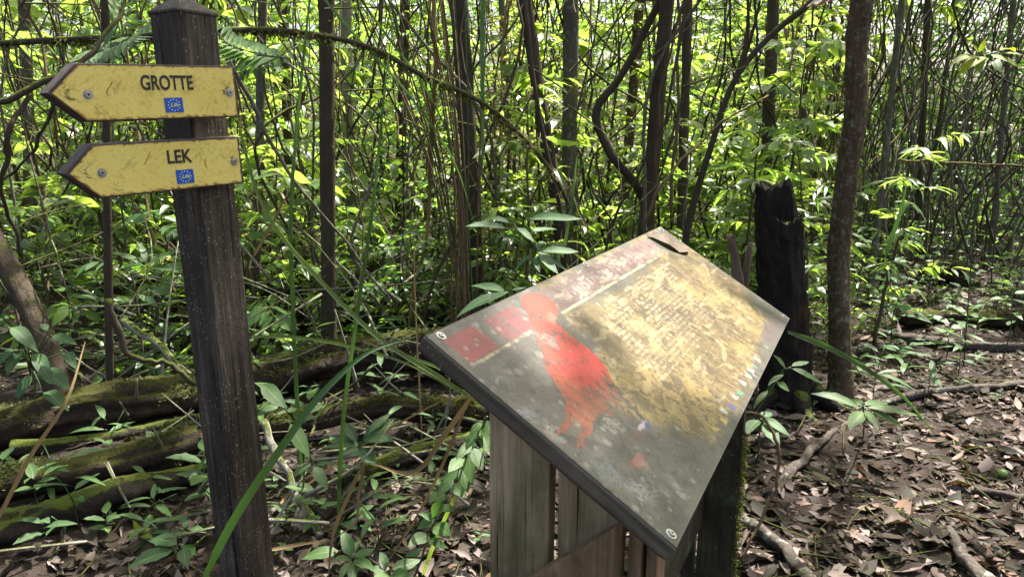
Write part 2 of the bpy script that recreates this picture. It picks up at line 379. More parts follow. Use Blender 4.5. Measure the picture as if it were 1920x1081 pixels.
# leaves ------------------------------------------------------------------------------------
LOW_V = np.array([(0, 0, 0), (-.42, .30, .10), (0, .30, 0), (.42, .30, .10), (-.40, .62, .09), (0, .62, 0), (.40, .62, .09), (0, 1, 0)], float)
LOW_F = np.array([(0, 2, 1), (0, 3, 2), (1, 2, 5), (1, 5, 4), (2, 3, 6), (2, 6, 5), (4, 5, 7), (5, 6, 7)])
def low_leaf(droop=.18, fold=1.0):
    V = LOW_V.copy(); V[:, 2] = V[:, 2] * fold; return V, droop
def leaf_cloud(pos, dirs, nors, length, width, droop=.2, fold=1.0):
    """bulk leaves as one triangle mesh; arrays of base point, direction, normal, length, width"""
    n = len(pos); D = dirs / (np.linalg.norm(dirs, axis=1)[:, None] + 1e-9)
    S = np.cross(D, nors); S /= np.linalg.norm(S, axis=1)[:, None] + 1e-9
    U = np.cross(S, D)
    dr = np.broadcast_to(np.asarray(droop, float), (n,))
    x = LOW_V[:, 0][None] * width[:, None]; y = LOW_V[:, 1][None] * length[:, None]
    z = LOW_V[:, 2][None] * fold * width[:, None] - dr[:, None] * (LOW_V[:, 1] ** 2)[None] * length[:, None]
    V = pos[:, None] + x[..., None] * S[:, None] + y[..., None] * D[:, None] + z[..., None] * U[:, None]
    F = (LOW_F[None] + (np.arange(n) * 8)[:, None, None]).reshape(-1, 3)
    return V.reshape(-1, 3), F
def fine_leaf(name, wr, droop, fold, seed, segs=8, shape=1.0, wave=.02, curl=0.0, petiole=.08):
    """one leaf of length 1 along +Y with a folded midrib, UVs; about 32 triangles"""
    rg = np.random.default_rng(seed)
    V = []; UV = []
    ts = np.linspace(0, 1, segs + 1)
    for t in ts:
        w = wr * .5 * (math.sin(math.pi * t ** (.8 * shape)) ** .85 if 0 < t < 1 else 0.012) * (1 - .15 * t)
        if t < .001: w = wr * .03
        y = petiole + t * (1 - petiole); zc = -droop * t * t
        lz = fold * w + rg.normal(0, wave) * w * 4; rz = fold * w + rg.normal(0, wave) * w * 4
        cx = .02 * math.sin(t * 5 + seed)
        V += [(cx - w * (1 - curl * .4), y, zc + lz + curl * w), (cx, y, zc), (cx + w * (1 - curl * .4), y, zc + rz + curl * w)]
        UV += [(0, t), (.5, t), (1, t)]
    F = []
    for i in range(segs):
        a = i * 3; F += [(a, a + 1, a + 4, a + 3), (a + 1, a + 2, a + 5, a + 4)]
    k = len(V); V += [(-.008, 0, .004), (.008, 0, .004)]; UV += [(.5, 0), (.5, 0)]
    F += [(k, k + 1, 1)]
    me = bpy.data.meshes.new(name); me.from_pydata(V, [], F)
    uv = me.uv_layers.new(name='UVMap')
    for l in me.loops: uv.data[l.index].uv = UV[l.vertex_index]
    me.polygons.foreach_set('use_smooth', np.ones(len(me.polygons), bool)); me.update()
    return me
def variants(prefix, material, specs, **kw):
    out = []
    for i, (wr, dr, fo) in enumerate(specs):
        me = fine_leaf(prefix, wr, dr, fo, 31 * i + 5, **kw); me.materials.append(MT[material]); out.append(me)
    return out
LV = {
    'broad': variants('leaf', 'leaf_near', [(.42, .10, .25), (.46, .22, .15), (.38, .32, .3), (.5, .05, .2)]),
    'broad_dark': variants('leaf', 'leaf_near_dark', [(.42, .12, .25), (.40, .25, .18), (.36, .35, .3)]),
    'lance': variants('leaf', 'leaf_near', [(.24, .15, .3), (.22, .3, .2), (.27, .08, .35)]),
    'lance_dark': variants('leaf', 'leaf_near_dark', [(.26, .15, .3), (.23, .28, .2), (.30, .1, .3)]),
    'young': variants('leaf', 'leaf_young', [(.36, .10, .25), (.32, .25, .3)]),
    'dead': variants('fallen_leaf', 'dead_leaf', [(.40, .12, .3), (.34, -.15, .5), (.44, .2, -.3), (.36, -.25, .2), (.5, .1, .5), (.30, .3, .8)], wave=.08, curl=.35),
}
def orient(p0, d, up, scale):
    d = Vector(d).normalized(); u = Vector(up); s = d.cross(u)
    if s.length < 1e-4: s = d.cross(Vector((1, 0, 0)))
    s.normalize(); n = s.cross(d)
    M = Matrix((s, d, n)).transposed().to_4x4() @ Matrix.Scale(scale, 4)
    M.translation = Vector(p0); return M
def put_leaf(parent, kind, p0, p1, up=(0, 0, 1), wmul=1.0, name='leaf', i=None):
    p0 = Vector(p0); p1 = Vector(p1); d = p1 - p0
    mes = LV[kind]; me = mes[(random.randrange(len(mes)) if i is None else i) % len(mes)]
    o = bpy.data.objects.new(name, me); COL.objects.link(o)
    M = orient(p0, d, up, d.length)
    if wmul != 1.0: M = M @ Matrix.Diagonal((wmul, 1, 1, 1))
    o.parent = parent
    o.matrix_local = (Matrix.Translation(-parent.location) @ M) if parent is not None else M
    return o

# ------------------------------------------------------------------ painting helpers (flat print, stored on a fine grid)
def vnoise(w, h, cx, cy, seed, octv=4):
    rg = np.random.default_rng(seed); out = np.zeros((h, w)); amp = 1; tot = 0
    for o in range(octv):
        gx, gy = max(2, int(cx * 2 ** o)), max(2, int(cy * 2 ** o))
        g = rg.random((gy + 2, gx + 2))
        u_, v_ = np.meshgrid(np.linspace(0, 1, w), np.linspace(0, 1, h)); r_ = cx / cy
        wx = .55 * np.sin(v_ * gy * 1.3 + o) + .35 * np.sin(u_ * gx * .7 + v_ * gy * .9 + 2 * o); wy = .55 * np.sin(u_ * gx * 1.2 + 1 + o) + .35 * np.sin(u_ * gx * .6 - v_ * gy * 1.1)
        X = np.clip(u_ * gx + wx, 0, gx + .999); Y = np.clip(v_ * gy + wy, 0, gy + .999); xi = X.astype(int); yi = Y.astype(int)
        fx = X - xi; fy = Y - yi; fx = fx * fx * (3 - 2 * fx); fy = fy * fy * (3 - 2 * fy)
        a = g[yi, xi] * (1 - fx) + g[yi, xi + 1] * fx; b = g[yi + 1, xi] * (1 - fx) + g[yi + 1, xi + 1] * fx
        out += amp * (a * (1 - fy) + b * fy); tot += amp; amp *= .55
    return out / tot
def inside(poly, X, Y):
    c = np.zeros(X.shape, bool); n = len(poly)
    for i in range(n):
        x0, y0 = poly[i]; x1, y1 = poly[(i + 1) % n]
        if y0 == y1: continue
        c ^= ((y0 > Y) != (y1 > Y)) & (X < (x1 - x0) * (Y - y0) / (y1 - y0) + x0)
    return c
def lay(img, m, col):
    m = np.clip(m, 0, 1)[..., None]; img[:] = img * (1 - m) + np.array(col) * m
def sm(x, a, b):
    t = np.clip((x - a) / (b - a), 0, 1); return t * t * (3 - 2 * t)
def set_print(me, rgb):
    a = me.color_attributes.new('print', 'FLOAT_COLOR', 'POINT')
    c = np.ones((len(rgb), 4), np.float32); c[:, :3] = rgb; a.data.foreach_set('color', c.ravel())
def grid_faces(w, h):
    i = (np.arange(h - 1)[:, None] * w + np.arange(w - 1)[None]).ravel()
    return np.stack([i, i + 1, i + w + 1, i + w], 1)

# ------------------------------------------------------------------ ground
def make_ground():
    xs = np.concatenate([np.linspace(-90, -9, 14), np.linspace(-8.5, 8.5, 130), np.linspace(9, 90, 14)])
    ys = np.concatenate([np.linspace(-40, -1, 10), np.linspace(-.6, 14, 120), np.linspace(15, 120, 20)])
    X, Y = np.meshgrid(xs, ys); Z = ground_h(X, Y)
    Z += np.where((abs(X) < 9) & (Y < 14), rng.normal(0, .006, X.shape), 0)
    Z = np.where(Y > 36, Z[:, :1] * 0 + .6, Z)
    V = np.stack([X.ravel(), Y.ravel(), Z.ravel()], 1)
    o = link('ground', npmesh('ground', V, grid_faces(len(xs), len(ys))), 'soil')
    return tag(o, 'dark forest soil strewn with dead leaves', kind='structure')
ground = make_ground()
def gz(x, y): return float(ground_h(x, y))
def drop(p, dz=0.0): return np.array([p[0], p[1], gz(p[0], p[1]) + dz])

# ------------------------------------------------------------------ sign post with two arrow boards
def dendrite(img, x, y, ang, ln, depth, dark, rg, w=1.0):
    h, wd = img.shape
    n = max(2, int(ln))
    for i in range(n):
        x += math.cos(ang); y += math.sin(ang); ang += rg.normal(0, .10)
        xi, yi = int(x), int(y)
        if 1 <= xi < wd - 1 and 1 <= yi < h - 1:
            img[yi, xi] = max(img[yi, xi], dark)
            if w > 1: img[yi, xi + 1] = max(img[yi, xi + 1], dark * .8)
        if depth > 0 and rg.random() < .085:
            dendrite(img, x, y, ang + rg.choice((-1, 1)) * rg.uniform(.35, .8), ln * .55, depth - 1, dark * .95, rg, w)
def paint_sign(w, h, seed, screws):
    rg = np.random.default_rng(seed)
    img = np.zeros((h, w, 3)); img[:] = srgb(222, 204, 126)
    n1 = vnoise(w, h, 6, 2, seed); n2 = vnoise(w, h, 40, 12, seed + 1)
    lay(img, sm(n1, .45, .7) * .35, srgb(206, 180, 84)); lay(img, sm(n2, .55, .75) * .4, srgb(178, 152, 66))
    Y, X = np.mgrid[0:h, 0:w]
    mk = np.zeros((h, w))
    for k in range(70):
        x, y = rg.uniform(10, w - 10), rg.uniform(10, h - 6)
        dendrite(mk, x, y, -math.pi / 2 + rg.normal(0, .7), rg.uniform(3, 12), 2, rg.uniform(.4, .95), rg)
    for (sx, sy) in screws + [(w * .72, h * .42), (w * .14, h * .95), (w * .30, h * .48)]:
        for k in range(7):
            dendrite(mk, sx * 1.0 + rg.normal(0, 5), sy + rg.normal(0, 5), -math.pi / 2 + rg.normal(0, .55), rg.uniform(10, 26), 2, .9, rg)
    for k in range(420):
        x, y = rg.integers(2, w - 3), rg.integers(2, h - 3); mk[y:y + rg.integers(1, 3), x:x + rg.integers(1, 4)] = rg.uniform(.3, .8)
    lay(img, mk * .55, srgb(92, 80, 40))
    for (sx, sy) in screws:
        d = np.hypot(X - sx, Y - sy); lay(img, sm(n2, .5, .66) * (d < 13) * .7, srgb(60, 48, 26))
    for k in range(2):
        sx, y0, ln = rg.uniform(.25, .9) * w, rg.uniform(.1, .6) * h, rg.uniform(.14, .28) * h
        lay(img, ((abs(X - sx - .6 * np.sin(Y * .5)) < 1.8) & (Y > y0) & (Y < y0 + ln)) * .9, srgb(160, 92, 24))
    # worn, browned border
    e = np.minimum.reduce([Y * 1.6, (h - 1 - Y) * 1.0, (w - 1 - X) * 1.5, X * .8]) + (n2 - .5) * 16
    lay(img, sm(-e, -5, -1) * .85, srgb(150, 112, 56)); lay(img, sm(-e, -1, 2) * .8, srgb(104, 76, 44))
    return img * np.array([1.0, .97, .72])
BT = 0.042
def arrow_board(root, TL, TR, hgt, text, seed, tipf, label):
    TL = np.array(TL); TR = np.array(TR); X = TR - TL; Lx = np.linalg.norm(X); X /= Lx
    Zu = np.array([0, 0, 1.0]); Zu -= X * X[2]; Zu /= np.linalg.norm(Zu); Yb = np.cross(Zu, X)
    M = Matrix(((X[0], Yb[0], Zu[0], TL[0]), (X[1], Yb[1], Zu[1], TL[1]), (X[2], Yb[2], Zu[2], TL[2]), (0, 0, 0, 1)))
    tip = tipf; nx = 14
    poly = [(0, 0), (Lx, 0), (Lx + .002, -hgt), (0.004, -hgt), (-tip, -hgt * .5)]
    V = [(x, 0, z) for x, z in poly] + [(x, BT, z) for x, z in poly]; n = len(poly)
    F = [tuple(range(n)), tuple(range(n, 2 * n))[::-1]] + [(i, i + n, (i + 1) % n + n, (i + 1) % n) for i in range(n)]
    b = link('arrow_board', npmesh('arrow_board', np.array(V), F, False), 'sign_wood', root)
    b.matrix_local = Matrix.Translation(-root.location) @ M; b['label'] = label; bevel(b, .0015)
    # yellow face with its print
    gw, gh = 420, 110; img = paint_sign(gw, gh, seed, [(22, gh * .52), (gw - 22, gh * .5)])
    u, v = np.meshgrid(np.linspace(0, 1, gw), np.linspace(0, 1, gh))
    z = -hgt * (.03 + .94 * v)
    lf = -tip * (1 - abs(2 * z / hgt + 1)) + .007; x = lf + (Lx - .004 - lf) * u
    V = np.stack([x, np.full_like(x, -.0012), z], -1).reshape(-1, 3)
    me = npmesh('face_plate', V, grid_faces(gw, gh)[:, ::-1]); set_print(me, img.reshape(-1, 3)); link('face_plate', me, 'sign_print', b)
    # lettering
    def text_mesh(name, body, size, cx, cz, material, bold, shear=0, sx=1.0, y=-.0020):
        c = bpy.data.curves.new(name, 'FONT'); c.body = body; c.size = size; c.align_x = 'CENTER'; c.align_y = 'CENTER'
        c.offset = bold; c.shear = shear; c.extrude = .0002; c.space_character = 1.0
        c.materials.append(MT[material])
        t = bpy.data.objects.new(name, c); COL.objects.link(t); bpy.context.view_layer.update()
        me = bpy.data.meshes.new_from_object(t.evaluated_get(bpy.context.evaluated_depsgraph_get())); bpy.data.objects.remove(t); bpy.data.curves.remove(c)
        o = bpy.data.objects.new(name, me); COL.objects.link(o); o.parent = b
        if not me.materials: me.materials.append(MT[material])
        o.location = (cx, y, cz); o.rotation_euler = (R(90), 0, 0); o.scale = (sx, 1, 1)
        return o
    kx = Lx * (.525 if text == 'GROTTE' else .545)
    text_mesh('lettering', text, hgt * .365, kx, -hgt * .34, 'ink', .0008, sx=.70 if text == 'GROTTE' else .84)
    ex, ez, ew, eh = kx + .007, -hgt * .735, .034, .0265
    m = MB(); m.box(ex - ew / 2, ex + ew / 2, -.0022, -.0014, ez - eh / 2, ez + eh / 2); m.build('emblem_field', 'blue', b, False)
    m = MB()
    for k in range(12):
        a = k * math.pi / 6; sx, sz = ex + .0108 * math.cos(a), ez + .0100 * math.sin(a); vs = []
        for j in range(10):
            r = .0017 if j % 2 == 0 else .0008; t = math.pi / 2 + j * math.pi / 5; vs.append((sx + r * math.cos(t), -.0026, sz + r * math.sin(t)))
        m.add(vs, [tuple(range(10))])
    o = m.build('emblem_stars', 'star', b, False); o['kind'] = 'stuff'
    text_mesh('emblem_lettering', 'Life', .0105, ex, ez, 'life', .0002, .35, y=-.0028)
    for sx, sz in ((.012, -hgt * .53), (Lx - .016, -hgt * .52)):
        s = MB()
        C = np.array([(sx, -.001, sz), (sx, -.0045, sz)]); V, F, _ = tube_data(C, .0062, .0050, 3, 14); s.add(V, F)
        V, F, _ = tube_data(np.array([(sx, -.001, sz), (sx, -.0016, sz)]), .0085, .0085, 2, 16); s.add(V, F)
        so = s.build('screw', 'steel', b, False)
        d = MB(); V, F, _ = tube_data(np.array([(sx, -.0046, sz), (sx, -.0049, sz)]), .0024, .0024, 2, 6); d.add(V, F); d.build('screw_socket', 'screw_dark', b, False)
    return M, Lx, X, Yb, Zu
TL1, TR1 = P(140, 118, 1.27), P(438, 124, 1.485)
TL2, TR2 = P(168, 271, 1.285), P(447, 256, 1.50)
_X = (TR1 - TL1); _X[2] = 0; _X /= np.linalg.norm(_X); _Yb = np.cross((0, 0, 1.0), _X)
PS = .090
pc = TL1 + _X * (np.linalg.norm(TR1 - TL1) * .845) + _Yb * (BT + PS / 2 + .013)
post_base = (float(pc[0]), float(pc[1]), gz(pc[0], pc[1]) - .05)
post = empty('sign_post', post_base, 'dark weathered wooden signpost carrying two yellow arrow boards', 'signpost')
PLEAN = .020
PA = math.atan2(_X[1], _X[0]) + R(12); ztop = float(P(345, 30, pc[1])[2])
def make_post():
    h = ztop - post_base[2]; a = PS / 2; ns = 60
    ring = []
    c = .004
    prof = [(-a, -a + c), (-a + c, -a), (-.02, -a), (.02, -a), (a - c, -a), (a, -a + c), (a, -.02), (a, .02), (a, a - c), (a - c, a), (-a + c, a), (-a, a - c), (-a, .02), (-a, -.02)]
    V = []; k = len(prof)
    for i in range(ns + 1):
        z = h * i / ns
        for j, (x, y) in enumerate(prof):
            w = .0012 * math.sin(z * 9 + j * 1.7) + rng.normal(0, .0004)
            V.append((x * (1 + w * 8) + PLEAN * (h - z), y * (1 + w * 8), z))
    F = [(i * k + j, i * k + (j + 1) % k, (i + 1) * k + (j + 1) % k, (i + 1) * k + j) for i in range(ns) for j in range(k)]
    o = link('shaft', npmesh('shaft', np.array(V), F, False), 'post', post); o.rotation_euler = (0, 0, PA)
    a2 = a + .002
    V = [(-a2, -a2, h), (a2, -a2, h), (a2, a2, h), (-a2, a2, h), (-a2, -a2, h + .006), (a2, -a2, h + .006), (a2, a2, h + .006), (-a2, a2, h + .006), (-.012, -.012, h + .034), (.012, -.012, h + .034), (.012, .012, h + .034), (-.012, .012, h + .034)]
    F = [(0, 1, 5, 4), (1, 2, 6, 5), (2, 3, 7, 6), (3, 0, 4, 7), (4, 5, 9, 8), (5, 6, 10, 9), (6, 7, 11, 10), (7, 4, 8, 11), (8, 9, 10, 11), (3, 2, 1, 0)]
    c = link('cap', npmesh('cap', np.array(V), F, False), 'post_cap', post); c.rotation_euler = (0, 0, PA); bevel(c, .002)
make_post()
arrow_board(post, TL1, TR1, .0985, 'GROTTE', 3, .050, 'upper yellow arrow board reading GROTTE')
arrow_board(post, TL2, TR2, .0955, 'LEK', 8, .047, 'lower yellow arrow board reading LEK')

# ------------------------------------------------------------------ lectern with printed panel
LA = np.array([-.1416, 1.1025, 1.2143]); E1 = np.array([.45544, .89026, 0.0]); E2 = np.array([.75925, -.38842, -.52217]); EN = np.array([.46487, -.23782, .85284])
LW, LH = 1.3731, .4973
E2H = np.array([.89026, -.45544, 0.0])
lect_base = LA + E1 * .68 + E2H * .21; lect_base = np.array([lect_base[0], lect_base[1], gz(lect_base[0], lect_base[1])])
lect = empty('information_lectern', lect_base, 'weathered wooden information lectern with faded sloping panel of a red bird', 'lectern')
LM = Matrix(((E1[0], E2[0], EN[0], LA[0]), (E1[1], E2[1], EN[1], LA[1]), (E1[2], E2[2], EN[2], LA[2]), (0, 0, 0, 1)))  # left-handed: x along top edge, y down slope
LMs = Matrix(((E1[0], -E2[0], EN[0], LA[0]), (E1[1], -E2[1], EN[1], LA[1]), (E1[2], -E2[2], EN[2], LA[2]), (0, 0, 0, 1)))   # y up slope, right-handed
def lchild(o): o.matrix_local = Matrix.Translation(-Vector(lect_base)) @ LMs; return o
def make_board():
    t = .036; c = .010
    prof = [(c, -t), (LW - c, -t), (LW, -t + c * .6), (LW, -.004), (0, -.004), (0, -t + c * .6)]
    # slab with slightly chamfered lower edges
    z0, z1 = -t, -.004; x0, x1, y0, y1 = 0, LW, -LH, 0
    V = []
    for z, i in ((z0, .008), (z0 + .008, 0), (z1, 0)):
        V += [(x0 + i, y0 + i, z), (x1 - i, y0 + i, z), (x1 - i, y1 - i, z), (x0 + i, y1 - i, z)]
    F = [(3, 2, 1, 0), (8, 9, 10, 11)] + [(r * 4 + j, r * 4 + (j + 1) % 4, r * 4 + 4 + (j + 1) % 4, r * 4 + 4 + j) for r in (0, 1) for j in range(4)]
    o = lchild(link('board', npmesh('board', np.array(V), F, False), 'board', lect)); bevel(o, .002); return o
make_board()
def paint_panel(w, h):
    rg = np.random.default_rng(5)
    u, v = np.meshgrid(np.linspace(0, 1, w), np.linspace(0, 1, h))
    n1 = vnoise(w, h, 9, 4, 1, 5); n2 = vnoise(w, h, 40, 15, 2, 4); n3 = vnoise(w, h, 190, 69, 3, 2)
    ns = vnoise(w, h, 22, 30, 4, 4)
    uu, vv = u + (n2 - .5) * .02, v + (n2 - .5) * .04
    img = np.zeros((h, w, 3)); img[:] = srgb(98, 96, 88)
    lay(img, sm(n1, .44, .66) * .6, srgb(136, 134, 128)); lay(img, sm(n2, .48, .68) * .6, srgb(62, 62, 60)); lay(img, sm(vnoise(w, h, 16, 7, 61, 4), .5, .66) * .5, srgb(78, 72, 62))
    lay(img, sm(vv, .5, .95) * .25, srgb(92, 92, 90))
    # ochre field with worn text
    yel = [(.27, .19), (.82, .185), (1.0, .2), (1.0, .36), (.97, .6), (.92, .88), (.55, .965), (.25, .965), (.2, .80), (.215, .62), (.235, .45)]
    ym = inside(yel, uu + (n1 - .5) * .16 + (n3 - .5) * .05, vv + (n1 - .5) * .20 + (n3 - .5) * .10).astype(float)
    ym = (ym + np.roll(ym, 3, 0) + np.roll(ym, -3, 0) + np.roll(ym, 4, 1) + np.roll(ym, -4, 1)) / 5
    lay(img, ym * .8, srgb(138, 116, 72)); lay(img, ym * sm(n1, .44, .64) * .75, srgb(186, 162, 100)); lay(img, ym * sm(vnoise(w, h, 14, 6, 44, 4), .50, .66) * .8, srgb(92, 76, 50)); lay(img, ym * sm(n2, .52, .70) * .5, srgb(104, 88, 58))
    lay(img, ym * sm(ns, .58, .74) * .5, srgb(214, 198, 152)); lay(img, ym * sm(u, .25, .34) * (1 - sm(u, .34, .5)) * (1 - sm(v, .2, .75)) * .5, srgb(122, 108, 62))
    # worn scratches along the slope
    for k in range(240):
        x0 = rg.uniform(.22, .98); y0 = rg.uniform(.22, .95); ln = rg.uniform(.03, .22); a = rg.normal(.25, .12)
        d = abs((u - x0) - (v - y0) * a * .35) < .0012
        lay(img, (d & (v > y0) & (v < y0 + ln)) * ym * .55 * (n3 > .45), srgb(228, 206, 140) if rg.random() < .6 else srgb(104, 84, 44))
    # text lines, no longer legible: rows of tiny worn strokes
    tm = np.zeros((h, w))
    for i in range(17):
        y = int((.245 + i * .0255) * h); x = int((.36 - i * .0035) * w) + rg.integers(-4, 4); end = int((.77 - i * .006 - (.1 if i % 6 == 5 else 0)) * w)
        while x < end:
            for _ in range(rg.integers(2, 9)):
                gl = (rg.random((4, 3)) < .55); gl[:, 0] |= rg.random() < .6; tm[y:y + 4, x:x + 3] = np.maximum(tm[y:y + 4, x:x + 3], gl * rg.uniform(.5, 1)); x += 4
            x += 4
    lay(img, tm * sm(n2, .30, .5) * (.85 - .35 * sm(v, .35, .6)), srgb(240, 232, 200))
    for k in range(70):
        x, y, r = rg.uniform(.3, .95), rg.uniform(.25, .9), abs(rg.normal(0, .012)) + .003
        d = np.hypot((u - x) * 2.76, (v - y)) + (n3 - .5) * .02; lay(img, sm(-d, -r, -r * .6) * .8, srgb(92, 66, 44))
    # top band, squares and rule
    top = ((v > .034) & (v < .167)).astype(float)
    band = top * (u > .29) * (u < .85)
    lay(img, band * .8, srgb(106, 72, 78)); lay(img, band * sm(n2, .46, .62) * .5, srgb(160, 138, 128)); lay(img, band * sm(u, .55, .85) * .35, srgb(184, 150, 150)); lay(img, band * sm(ns, .56, .68) * .65, srgb(196, 180, 160))
    x = .33
    while x < .72:
        ln = rg.uniform(.006, .013); lay(img, ((u > x) & (u < x + ln) & (abs(v - .11) < .026) & (n3 > .46)) * .55, srgb(205, 195, 185)); x += ln + rg.uniform(.004, .012)
    lay(img, (v < .034) * (u > .3) * sm(n2, .4, .6) * .7, srgb(172, 152, 94))
    for a, b, c in ((.016, .088, (176, 48, 60)), (.114, .20, (150, 56, 68))):
        m = (uu * .3 + u * .7 > a) * (uu * .3 + u * .7 < b) * (v > .042) * (v < .168); lay(img, m * (.9 - sm(n2, .5, .7) * .5), srgb(*c))
    lay(img, ((abs(v - .178) < .0075) & (u < .83) & (u > .012) & ~((u > .175) & (u < .28))) * (.9 - sm(n2, .5, .66) * .7), srgb(214, 200, 160))
    # far lower corner: purple grey strip, row of little coloured marks
    lay(img, ((u > .76) & (u < .96) & (v > .90)) * .7, srgb(112, 96, 98))
    for k, (cu, cv, col) in enumerate([(.29, .93, (226, 200, 90)), (.33, .945, (235, 214, 120)), (.36, .93, (214, 226, 214)), (.39, .95, (60, 90, 180)), (.43, .935, (240, 240, 230)), (.455, .95, (70, 170, 140)), (.50, .94, (236, 232, 226)), (.54, .95, (214, 205, 215)), (.57, .945, (240, 236, 228)), (.60, .95, (120, 160, 160)), (.64, .945, (225, 220, 216))]):
        d = np.maximum(abs(u - cu) * 2.76, abs(v - cv)) + (n3 - .5) * .02; lay(img, sm(-d, -.02, -.012) * .85, srgb(*col))
    # the bird
    bird = [(.228, .04), (.24, .024), (.258, .018), (.276, .034), (.288, .06), (.294, .09), (.291, .137), (.268, .176), (.246, .19), (.238, .265), (.239, .318), (.243, .376), (.238, .42), (.228, .47), (.208, .52), (.20, .55), (.186, .612), (.178, .59), (.173, .572), (.165, .63), (.158, .585), (.148, .556), (.135, .62), (.125, .575), (.096, .575), (.070, .60), (.045, .598), (.036, .625), (.032, .60), (.018, .606), (.030, .590), (.062, .565), (.066, .545), (.046, .535), (.032, .548), (.028, .53), (.010, .527), (.028, .516), (.052, .515), (.090, .462), (.103, .407), (.116, .342), (.146, .275), (.166, .22), (.184, .169), (.205, .122), (.213, .077)]
    bm = inside(bird, u + (n3 - .5) * .006, v + (n3 - .5) * .012).astype(float)
    lay(img, bm, srgb(204, 66, 42)); lay(img, bm * sm(n2, .54, .68) * .55, srgb(128, 82, 68))
    lay(img, bm * sm(n3, .56, .66) * .55, srgb(84, 60, 52))
    lay(img, bm * (v < .2) * .85, srgb(222, 64, 36)); lay(img, bm * np.clip(1 - np.hypot((u - .245) * 2.76 / .06, (v - .18) / .04), 0, 1) * .8, srgb(228, 150, 128))
    be = np.hypot((u - .193) * 2.76 / .17, (v - .405) / .105) + (n2 - .5) * .7
    lay(img, bm * sm(-be, -1.0, -.75) * .9, srgb(226, 48, 42))
    lay(img, bm * sm(v, .47, .55) * .6, srgb(178, 112, 84)); lay(img, bm * sm(v, .44, .52) * sm(vnoise(w, h, 160, 20, 71, 2), .48, .6) * .7, srgb(88, 74, 66))
    lay(img, bm * sm(v, .50, .60) * sm(u, .085, .12) * .7, srgb(112, 92, 80)); lay(img, bm * sm(v, .30, .40) * sm(-u, -.16, -.11) * .4, srgb(206, 120, 84))
    rim = bm * (1 - inside([( .258 + (x - .258) * .86, .09 + (y - .09) * .84) for x, y in bird[:9]] + [(.24, .14), (.215, .1)], u, v)) * (v < .13)
    lay(img, rim * .8, srgb(150, 34, 26))
    de = np.hypot((u - .225) * 2.76, (v - .146)); lay(img, sm(-de, -.020, -.013), srgb(205, 110, 90)); lay(img, sm(-de, -.013, -.008), srgb(30, 28, 60))
    for (a, b, c) in (((.19, .53), (.165, .66), (60, 60, 62)), ((.205, .51), (.19, .66), (52, 60, 64)), ((.18, .56), (.15, .68), (96, 84, 84)), ((.197, .52), (.178, .70), (44, 50, 58))):
        t = np.clip(((u - a[0]) * 2.76 * (b[0] - a[0]) * 2.76 + (v - a[1]) * (b[1] - a[1])) / (((b[0] - a[0]) * 2.76) ** 2 + (b[1] - a[1]) ** 2), 0, 1)
        d = np.hypot((u - a[0] - t * (b[0] - a[0])) * 2.76, v - a[1] - t * (b[1] - a[1])); lay(img, sm(-d, -.016, -.006) * .8 * (n3 > .4), srgb(*c))
    d = np.hypot((u - .163) * 2.76 / .04, (v - .71) / .012) + (n3 - .5); lay(img, sm(-d, -1, -.6) * .9, srgb(206, 204, 216))
    d = np.hypot((u - .172) * 2.76 / .02, (v - .725) / .016) + (n3 - .5); lay(img, sm(-d, -1, -.6) * .9, srgb(70, 74, 170))
    d = np.hypot((u - .085) * 2.76 / .06, (v - .77) / .03) + (n2 - .5) * 1.4; lay(img, sm(-d, -1, -.4) * .7, srgb(206, 126, 116))
    d = np.hypot((u - .14) * 2.76 / .08, (v - .72) / .03) + (n2 - .5) * 1.4; lay(img, sm(-d, -1, -.4) * .35, srgb(150, 92, 92))
    # lichen spots, bluish patches, fine dirt
    for k in range(420):
        x, y = rg.uniform(0, 1) ** 1.6, rg.uniform(0, 1); r = abs(rg.normal(0, .0075)) + .002
        d = np.hypot((u - x) * 2.76, (v - y)); lay(img, sm(-d, -r * 1.3, -r * .5) * rg.uniform(.3, .85) * (1 - .6 * bm), srgb(178, 178, 170) if rg.random() < .7 else srgb(58, 55, 50))
    for (x, y, r, c) in ((.02, .27, .05, (172, 186, 196)), (.008, .42, .05, (176, 190, 200)), (.045, .83, .07, (160, 172, 182)), (.07, .90, .06, (168, 170, 172)), (.03, .72, .06, (128, 140, 150)), (.02, .515, .04, (206, 204, 196)), (.115, .64, .035, (196, 192, 186)), (.06, .86, .08, (166, 160, 148)), (.1, .93, .06, (176, 172, 170)), (.19, .24, .05, (160, 156, 150))):
        d = np.hypot((u - x) * 2.76, v - y) + (n2 - .5) * .12; lay(img, sm(-d, -r, -r * .3) * .75 * sm(n3, .3, .6), srgb(*c))
    d = np.minimum.reduce([u * 2.76, (1 - u) * 2.76, v, 1 - v]); lay(img, sm(-d, -.02, -.004) * .5, srgb(104, 100, 92))
    lay(img, sm(n3, .62, .70) * .65 * (.6 + .4 * ym), srgb(58, 50, 42))
    for k in range(900):
        x, y = int(rg.integers(2, w - 8)), int(rg.integers(2, h - 4)); img[y:y + int(rg.integers(1, 3)), x:x + int(rg.integers(1, 4))] *= .45 if rg.random() < .7 else 1.5
    return img * np.array([.39, .365, .345])
